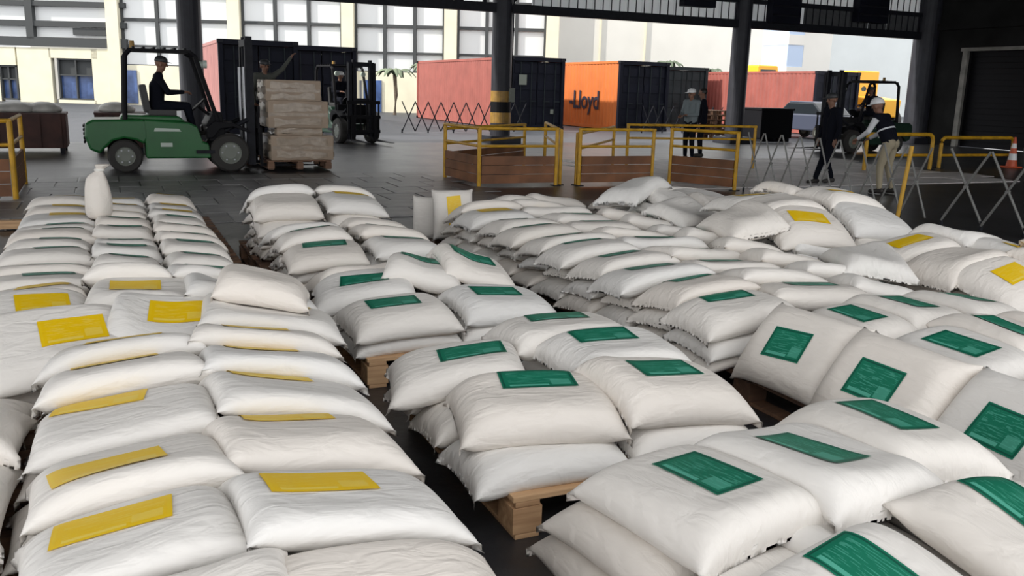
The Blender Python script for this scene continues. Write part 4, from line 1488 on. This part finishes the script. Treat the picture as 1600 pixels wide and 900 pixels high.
z0 = 0.205
carton(0.06, 0.0, z0, (1.18, 1.05, 0.46), 'wide wrapped carton at the bottom of the forklift load')
carton(0.02, 0.0, z0 + 0.46, (0.86, 0.95, 0.14), 'flat narrow carton second from the bottom of the forklift load')
carton(0.0, 0.0, z0 + 0.60, (1.12, 1.02, 0.50), 'wrapped carton third from the bottom of the forklift load')
carton(-0.08, 0.0, z0 + 1.10, (1.02, 0.98, 0.38), 'wrapped carton on the top of the forklift load')

# ------------------------------------------------------------------ other things in the hall and yard
def bin_(b, a, sx, sy, h, label):
    t = empty('steel_bin', P(b, a, 0), YAW, label, 'bin')
    MB().box((0, 0, 0.16), (sx, sy, 0.06)).build('floor_plate', MT['bin'], t)
    for sg in (1, -1):
        MB().box((sg * sx / 2, 0, h / 2 + 0.1), (0.04, sy, h - 0.1)).build('side_plate', MT['bin'], t)
        MB().box((0, sg * sy / 2, h / 2 + 0.1), (sx, 0.04, h - 0.1)).build('side_plate', MT['bin'], t)
        for k in range(5):
            MB().box((-sx / 2 + 0.1 + (sx - 0.2) * k / 4, sg * (sy / 2 + 0.03), h / 2 + 0.1), (0.06, 0.05, h - 0.12)).build('stiffener', MT['bin'], t)
        for sh in (1, -1):
            MB().box((sg * (sx / 2 - 0.08), sh * (sy / 2 - 0.08), 0.07), (0.1, 0.1, 0.14)).build('foot', MT['steel'], t)
    MB().box((0, 0, h + 0.06), (sx + 0.06, sy + 0.06, 0.05)).build('rim', MT['bin'], t)
    return t


bin_(-1.75, 22.3, 1.8, 1.2, 0.78, 'oxide brown steel bin behind the yellow barrier beyond the leftmost stack')
bin_(0.25, 22.5, 1.0, 1.2, 0.8, 'oxide brown steel bin behind the rear of the green forklift')
bin_(-3.9, 22.0, 1.8, 1.2, 0.78, 'oxide brown steel bin at the frame edge beyond the yellow barrier')
for i, (b, a, w) in enumerate(((-1.9, 22.3, 0.5), (-1.3, 22.4, 0.42), (0.2, 22.5, 0.42), (-3.9, 22.0, 0.5))):
    m = MB().sphere((0, 0, 0.06), 0.5, (1.0 * w / 0.5, 0.8, 0.3), 16)
    for v in m.bm.verts:
        v.co *= 1 + 0.08 * math.sin(7 * v.co.x + 5 * v.co.y + i)
        v.co.z = max(v.co.z, 0.0)
    o = m.build('sheeted_load', MT['loadsheet'], None, P(b, a, (0.865 if i != 2 else 0.885)), YAW, smooth=True)
    tag(o, ('pale sheeted mound on the first oxide bin', 'smaller pale sheeted mound on the first oxide bin', 'pale sheeted mound on the bin behind the forklift', 'pale sheeted mound on the bin at the frame edge')[i], 'load')

bx = empty('black_crate', P(22.3, 27.0, 0), YAW, 'big black crate standing in front of the rust red container', 'crate')
MB().box((0, 0, 0.62), (1.45, 1.1, 1.0), bevel=0.03).build('body', MT['black'], bx)
MB().box((0, 0, 1.16), (1.52, 1.16, 0.08), bevel=0.02).build('lid', MT['black'], bx)
for sg in (-1, 0, 1):
    MB().box((sg * 0.6, 0, 0.06), (0.12, 1.0, 0.12)).build('skid', MT['steel'], bx)
for k in range(6):
    q = make_pallet('grey weathered pallet stacked beside the black crate, %s from the ground' % ORD[k], 1.2, 1.0, 'darkwood') if k == 0 else None
    if q is None:
        q = pst.copy()
        C.objects.link(q)
        for ch in list(pst.children):
            link_copy(ch, q)
        q['label'] = 'grey weathered pallet stacked beside the black crate, %s from the ground' % ORD[k]
    else:
        pst = q
    q['group'] = 'pallets stacked beside the black crate'
    q.location = P(20.8 + random.uniform(-0.05, 0.05), 28.6, 0.175 * k)
    q.rotation_euler = (0, 0, YAW + random.uniform(-0.05, 0.05))

cn = empty('traffic_cone', P(21.24, 16.04, 0), YAW, 'orange and white traffic cone by the loading door', 'cone')
MB().box((0, 0, 0.02), (0.36, 0.36, 0.04), bevel=0.01).build('base', MT['cone'], cn)
zz = [0.04, 0.2, 0.36, 0.5, 0.62, 0.78]
rad = lambda z: 0.14 - 0.115 * z / 0.8
for k in range(5):
    MB().lathe([(rad(zz[k]) * 0.98, zz[k]), (rad(zz[k]), zz[k] + 0.002), (rad(zz[k + 1]), zz[k + 1] - 0.001)], n=20).build('orange_band' if k % 2 == 0 else 'white_band', MT['cone' if k % 2 == 0 else 'helmet'], cn)

# yellow wheel loader far behind the last forklift
def wheel_loader(b, a, yaw, label):
    wl = empty('wheel_loader', P(b, a, 0), YAW + yaw, label, 'loader')
    MB().prism([(-1.6, 0.8), (-1.7, 1.6), (-0.2, 1.75), (-0.1, 0.8)], -0.8, 0.8).build('engine_body', MT['loader'], wl, bevel=0.05)
    MB().prism([(-0.3, 0.9), (-0.3, 2.9), (0.9, 2.9), (1.1, 1.8), (1.1, 0.9)], -0.7, 0.7).build('cab', MT['loader'], wl, bevel=0.06)
    MB().prism([(-0.15, 1.9), (-0.15, 2.7), (0.75, 2.7), (0.92, 1.9)], -0.72, 0.72).build('cab_glass', MT['glass'], wl)
    MB().prism([(1.0, 1.1), (1.2, 1.5), (2.5, 0.8), (2.4, 0.5)], -0.25, 0.25).build('boom', MT['loader'], wl, bevel=0.03)
    MB().prism([(2.4, 0.1), (2.4, 1.2), (2.6, 1.2), (2.6, 0.35), (3.3, 0.2), (3.3, 0.1)], -1.1, 1.1).build('bucket', MT['steel'], wl)
    for x in (-1.0, 1.1):
        for y in (-0.85, 0.85):
            wheel(wl, x, y, 0.62, 0.45)
    return wl


wheel_loader(32.9, 33.2, PI / 2, 'yellow wheel loader seen through the cab of the far forklift')
q = wheel_loader(32.8, 41.2, 0.0, 'yellow wheel loader showing only its roof above the rust red container')
q.scale = (1.12, 1.12, 1.12)

# parked car beyond the black crate
cr = empty('car', P(25.75, 28.4, 0), YAW + PI / 2, 'small blue grey car parked in front of the rust red container', 'car')
MB().prism([(-1.9, 0.35), (-1.95, 0.75), (-1.8, 0.92), (-1.0, 0.98), (1.1, 0.98), (1.9, 0.85), (2.0, 0.6), (1.95, 0.35)], -0.82, 0.82).build('body', MT['carblue'], cr, bevel=0.06)
MB().prism([(-1.3, 0.95), (-0.7, 1.42), (0.75, 1.42), (1.35, 0.95)], -0.70, 0.70).build('cabin_glass', MT['glass'], cr, bevel=0.05)
MB().prism([(-0.7, 1.41), (-0.6, 1.46), (0.7, 1.46), (0.75, 1.41)], -0.66, 0.66).build('roof', MT['carblue'], cr, bevel=0.02)
for x in (-1.2, 1.25):
    for y in (-0.74, 0.74):
        wheel(cr, x, y, 0.3, 0.18)
for y in (-0.6, 0.6):
    MB().box((-1.94, y, 0.72), (0.06, 0.3, 0.12), bevel=0.02).build('head_lamp', MT['helmet'], cr)
MB().box((-1.97, 0, 0.45), (0.05, 1.5, 0.16), bevel=0.02).build('bumper', MT['black'], cr)

# wood offcuts on the slabs at the far end of the leftmost stack
for i, (b, a, l) in enumerate(((-1.0, 11.0, 0.3), (-0.75, 11.15, 0.22), (-0.55, 10.98, 0.16))):
    o = MB().box((0, 0, 0.045), (l, 0.1, 0.09), bevel=0.006).build('wood_offcut', MT['wood'], None, P(b, a, 0.016), YAW + 0.5 * i)
    tag(o, ('longest brown wood offcut', 'middle sized brown wood offcut', 'shortest brown wood offcut')[i] + ' on the paving behind the leftmost stack', 'wood')


# ------------------------------------------------------------------ people: one remeshed body each
def capsule(bm, p, q, r1, r2, n=12):
    p, q = Vector(p), Vector(q)
    d = q - p
    for c, r in ((p, r1), (q, r2)):
        k = bmesh.ops.create_uvsphere(bm, u_segments=n, v_segments=8, radius=r)
        bmesh.ops.translate(bm, vec=c, verts=k['verts'])
    if d.length > 1e-4:
        k = bmesh.ops.create_cone(bm, cap_ends=True, segments=n, radius1=r1, radius2=r2, depth=d.length)
        bmesh.ops.transform(bm, matrix=Matrix.Translation((p + q) / 2) @ d.to_track_quat('Z', 'Y').to_matrix().to_4x4(), verts=k['verts'])


def person(label, loc, yaw, J, top, bottom, hat=None, hat_m='helmet', sleeves=None, vest_stripe=False, scale=1.0):
    """J: joints in metres, facing +x. Keys: pelvis, chest, neck, head, and for L/R: sh, el, wr, hip, kn, an; optional face direction."""
    V = {k: Vector(v) for k, v in J.items()}
    fd = V.get('face', Vector((1, 0, 0))).normalized()
    segs = []   # p, q, r1, r2, material index (0 top 1 trousers 2 skin 3 shoes 4 sleeves 5 hair)

    def add(p, q, r1, r2, m):
        segs.append((Vector(p), Vector(q), r1, r2, m))
    up = (V['neck'] - V['pelvis']).normalized()
    lat = (V['shL'] - V['shR']).normalized()
    for s in (1, -1):
        add(V['pelvis'] + lat * 0.06 * s, V['chest'] + lat * 0.075 * s, 0.115, 0.125, 0)
        add(V['chest'] + lat * 0.08 * s, V['neck'] + lat * 0.09 * s - up * 0.06, 0.115, 0.075, 0)
        add(V['pelvis'] + lat * 0.07 * s - up * 0.02, V['hip' + ('L' if s > 0 else 'R')], 0.118, 0.10, 1)
    add(V['neck'] - up * 0.05, V['head'] - up * 0.06, 0.055, 0.05, 2)
    hu = (V['head'] - V['neck']).normalized()
    add(V['head'] + hu * 0.03 - fd * 0.012, V['head'] + hu * 0.035 + fd * 0.01, 0.092, 0.09, 2)
    add(V['head'] - hu * 0.05 + fd * 0.022, V['head'] - hu * 0.085 + fd * 0.045, 0.068, 0.042, 2)
    add(V['head'] - hu * 0.005 + fd * 0.095, V['head'] - hu * 0.03 + fd * 0.112, 0.014, 0.018, 2)
    hl = fd.cross(hu).normalized()
    for s in (1, -1):
        add(V['head'] + hl * s * 0.088 + hu * 0.005, V['head'] + hl * s * 0.09 - hu * 0.03, 0.02, 0.014, 2)
    for s in 'LR':
        sg = 1 if s == 'L' else -1
        add(V['neck'] - up * 0.06, V['sh' + s], 0.07, 0.072, 0)
        add(V['sh' + s], V['el' + s], 0.062, 0.048, 4)
        add(V['el' + s], V['wr' + s], 0.047, 0.034, 4)
        hd = (V['wr' + s] - V['el' + s]).normalized()
        side = hd.cross(Vector((0, 0, 1)))
        side = side.normalized() if side.length > 0.1 else Vector((0, 1, 0))
        nrm = side.cross(hd).normalized()
        palm_ = V['wr' + s] + hd * 0.075
        add(V['wr' + s] + hd * 0.02 + side * 0.012, palm_ + side * 0.022, 0.024, 0.02, 2)
        add(V['wr' + s] + hd * 0.02 - side * 0.012, palm_ - side * 0.022, 0.024, 0.02, 2)
        for k, ln in enumerate((0.062, 0.075, 0.07, 0.052)):
            b0 = palm_ + side * (-0.036 + 0.024 * k) + hd * 0.01
            b1 = b0 + hd * ln * 0.6 - nrm * 0.012
            add(b0, b1, 0.0105, 0.0095, 2)
            add(b1, b1 + hd * ln * 0.35 - nrm * 0.03, 0.0095, 0.0085, 2)
        tb = V['wr' + s] + hd * 0.03 - side * 0.032
        add(tb, tb + hd * 0.03 - side * 0.03, 0.014, 0.012, 2)
        add(tb + hd * 0.03 - side * 0.03, tb + hd * 0.062 - side * 0.034, 0.012, 0.0095, 2)
        add(V['hip' + s], V['kn' + s], 0.098, 0.066, 1)
        add(V['kn' + s], V['an' + s] + Vector((0, 0, 0.05)), 0.065, 0.05, 1)
        toe = V.get('toe' + s, Vector((1, 0, 0))).normalized()
        add(V['an' + s] + Vector((0, 0, -0.025)) - toe * 0.04, V['an' + s] + toe * 0.10 + Vector((0, 0, -0.04)), 0.047, 0.04, 3)
        add(V['an' + s] + toe * 0.10 + Vector((0, 0, -0.04)), V['an' + s] + toe * 0.16 + Vector((0, 0, -0.045)), 0.042, 0.034, 3)
    bm = bmesh.new()
    for p, q, r1, r2, m in segs:
        capsule(bm, p, q, r1, r2)
    me = bpy.data.meshes.new('person')
    bm.to_mesh(me)
    bm.free()
    o = bpy.data.objects.new('person', me)
    C.objects.link(o)
    rm = o.modifiers.new('skin', 'REMESH')
    rm.mode = 'VOXEL'
    rm.voxel_size = 0.0105
    sm = o.modifiers.new('smooth', 'SMOOTH')
    sm.factor = 0.5
    sm.iterations = 3
    dc = o.modifiers.new('thin', 'DECIMATE')
    dc.ratio = 0.35
    dgr = bpy.context.evaluated_depsgraph_get()
    nm = bpy.data.meshes.new_from_object(o.evaluated_get(dgr))
    bpy.data.objects.remove(o)
    nm.name = 'person'
    nm.materials.clear()
    for k in (top, bottom, 'skin', 'shoe', sleeves or top):
        nm.materials.append(MT[k])
    n = len(nm.polygons)
    ce = np.zeros(n * 3)
    nm.polygons.foreach_get('center', ce)
    ce = ce.reshape(-1, 3)
    best = np.full(n, 1e9)
    mi = np.zeros(n, np.int32)
    for p, q, r1, r2, m in segs:
        p_, q_ = np.array(p), np.array(q)
        d = q_ - p_
        t = np.clip(((ce - p_) @ d) / max(d @ d, 1e-9), 0, 1)
        dist = np.linalg.norm(ce - (p_ + t[:, None] * d), axis=1) - (r1 + (r2 - r1) * t)
        mi = np.where(dist < best, m, mi)
        best = np.minimum(best, dist)
    nm.polygons.foreach_set('material_index', mi.astype(np.int32))
    nm.polygons.foreach_set('use_smooth', [True] * n)
    o = bpy.data.objects.new('person', nm)
    C.objects.link(o)
    o.location = loc
    o.rotation_euler = (0, 0, yaw)
    o.scale = (scale,) * 3
    tag(o, label, 'person')
    Mh = Matrix((hl, fd, hu)).transposed().to_4x4() if False else None
    hq = Matrix((fd, -hl, hu)).transposed().to_4x4()
    hc = V['head']

    def headpart(mb, name, m):
        q = mb.build(name, MT[m], o, smooth=True)
        q.matrix_local = Matrix.Translation(hc) @ hq
        return q
    if hat == 'helmet':
        headpart(MB().lathe([(0.122, 0.04), (0.124, 0.055), (0.112, 0.10), (0.085, 0.14), (0.04, 0.162), (0.005, 0.166)], n=20).box((0.105, 0, 0.045), (0.10, 0.15, 0.014), bevel=0.005), 'helmet', hat_m)
    elif hat == 'cap':
        headpart(MB().lathe([(0.104, 0.035), (0.107, 0.06), (0.095, 0.10), (0.06, 0.128), (0.005, 0.137)], n=18).box((0.12, 0, 0.045), (0.10, 0.14, 0.01), bevel=0.004), 'cap', hat_m)
    else:
        hb = MB().sphere((-0.012, 0, 0.045), 0.1, (1.05, 1.0, 0.95), 18)
        bmesh.ops.delete(hb.bm, geom=[v for v in hb.bm.verts if v.co.z < -0.03 or (v.co.x > 0.055 and v.co.z < 0.075)], context='VERTS')
        headpart(hb, 'hair', 'hair')
    for s in (1, -1):
        headpart(MB().sphere((0.094, s * 0.034, 0.012), 0.012, n=8), 'eye', 'eye')
    headpart(MB().box((0.098, 0, -0.062), (0.012, 0.045, 0.008), bevel=0.003), 'mouth', 'shoe')
    if vest_stripe:
        ax = up
        sp = MB()
        n_ = 22
        fw = lat.cross(ax).normalized()
        for kz in (0.25,):
            c = V['pelvis'] * (0.45 - kz) + V['chest'] * (0.55 + kz)
            rings = [[sp.bm.verts.new(c + ax * dz + lat * (0.212 * math.cos(2 * PI * i / n_)) + fw * (0.138 * math.sin(2 * PI * i / n_))) for i in range(n_)] for dz in (-0.014, 0.014)]
            for i in range(n_):
                sp.bm.faces.new((rings[0][i], rings[0][(i + 1) % n_], rings[1][(i + 1) % n_], rings[1][i]))
        sp.build('reflective_stripe', MT['reflect'], o, smooth=True)
    return o


def standing(**kw):
    J = dict(pelvis=(0, 0, 0.93), chest=(0.0, 0, 1.22), neck=(0, 0, 1.46), head=(0.03, 0, 1.60),
             shL=(0, 0.19, 1.40), shR=(0, -0.19, 1.40), elL=(-0.02, 0.25, 1.12), elR=(-0.02, -0.25, 1.12), wrL=(0.06, 0.26, 0.88), wrR=(0.06, -0.26, 0.88),
             hipL=(0, 0.09, 0.88), hipR=(0, -0.09, 0.88), knL=(0.03, 0.10, 0.48), knR=(0.03, -0.10, 0.48), anL=(0.0, 0.11, 0.085), anR=(0.0, -0.11, 0.085))
    J.update(kw)
    return J


def seated(**kw):
    J = dict(pelvis=(-0.28, 0, 0.12), chest=(-0.26, 0, 0.42), neck=(-0.22, 0, 0.65), head=(-0.18, 0, 0.79),
             shL=(-0.24, 0.19, 0.58), shR=(-0.24, -0.19, 0.58), elL=(-0.10, 0.26, 0.33), elR=(-0.10, -0.26, 0.33), wrL=(0.14, 0.14, 0.34), wrR=(0.14, -0.14, 0.34),
             hipL=(-0.22, 0.10, 0.10), hipR=(-0.22, -0.10, 0.10), knL=(0.20, 0.13, 0.11), knR=(0.20, -0.13, 0.11), anL=(0.28, 0.13, -0.30), anR=(0.28, -0.13, -0.30))
    J.update(kw)
    return J


person('person in navy jacket driving the green forklift, hands on the wheel', P(1.13, 17.86, 1.05), YAW, seated(), 'navy', 'navy', hat='cap', hat_m='darkhelmet', scale=1.08)
person('person in dark clothes and pale cap driving the dark green forklift', P(6.3, 26.4, 1.08), YAW - 1.4, seated(), 'navy', 'navy', hat='cap', hat_m='helmet')
person('person in black driving the far forklift by the hall corner', P(21.5, 21.5, 1.08), YAW + PI, seated(), 'navy', 'navy', hat='cap', hat_m='darkhelmet')
# worker behind the cartons stands on two stacked pallets
st_b, st_a = LB - 0.34, LA + 1.25
for k in range(2):
    q = make_pallet('pallet under the worker behind the cartons, %s' % ('lower of two', 'upper of two')[k], 1.0, 0.9, 'darkwood')
    q.location = P(st_b, st_a, 0.175 * k)
    q.rotation_euler = (0, 0, YAW)
person('person in olive shirt and dark cap behind the cartons, one arm raised', P(st_b, st_a, 0.35), YAW - 1.2,
       standing(elL=(0.10, 0.36, 1.55), wrL=(0.16, 0.52, 1.78)), 'olive', 'navy', hat='cap', hat_m='darkhelmet')
person('person in grey teal shirt and white cap standing by the barriers', P(13.35, 19.06, 0), YAW + 3.4,
       standing(elL=(0.06, 0.24, 1.12), wrL=(0.28, 0.12, 1.10), elR=(0.06, -0.24, 1.12), wrR=(0.28, -0.10, 1.08)), 'greycloth', 'navy', hat='cap', hat_m='helmet', scale=1.02)
person('person in black standing just behind the one in grey teal', P(14.3, 19.9, 0), YAW + 2.6, standing(), 'navy', 'navy', scale=1.03)
person('person in dark vest, pale sleeves, khaki trousers and white helmet', P(12.5, 11.9, 0), YAW + 1.9,
       standing(pelvis=(-0.06, 0, 0.90), chest=(0.06, 0, 1.17), neck=(0.18, 0, 1.38), head=(0.24, 0, 1.51), shL=(0.14, 0.19, 1.33), shR=(0.14, -0.19, 1.33),
                elL=(0.22, 0.29, 1.08), elR=(0.22, -0.29, 1.08), wrL=(0.42, 0.22, 0.95), wrR=(0.42, -0.22, 0.95),
                hipL=(-0.06, 0.09, 0.86), hipR=(-0.06, -0.09, 0.86), knL=(0.02, 0.12, 0.47), knR=(-0.02, -0.12, 0.47), anL=(-0.02, 0.15, 0.085), anR=(-0.10, -0.15, 0.085)),
       'navy', 'khaki', hat='helmet', sleeves='whitecloth', vest_stripe=True)
person('person in black walking past behind the lattice gate', P(12.6, 13.4, 0), YAW + 3.0,
       standing(knL=(0.10, 0.10, 0.49), anL=(-0.04, 0.10, 0.12), knR=(0.04, -0.10, 0.48), anR=(0.16, -0.10, 0.085)), 'navy', 'navy', hat='cap', hat_m='darkhelmet')
bpy.context.view_layer.update()
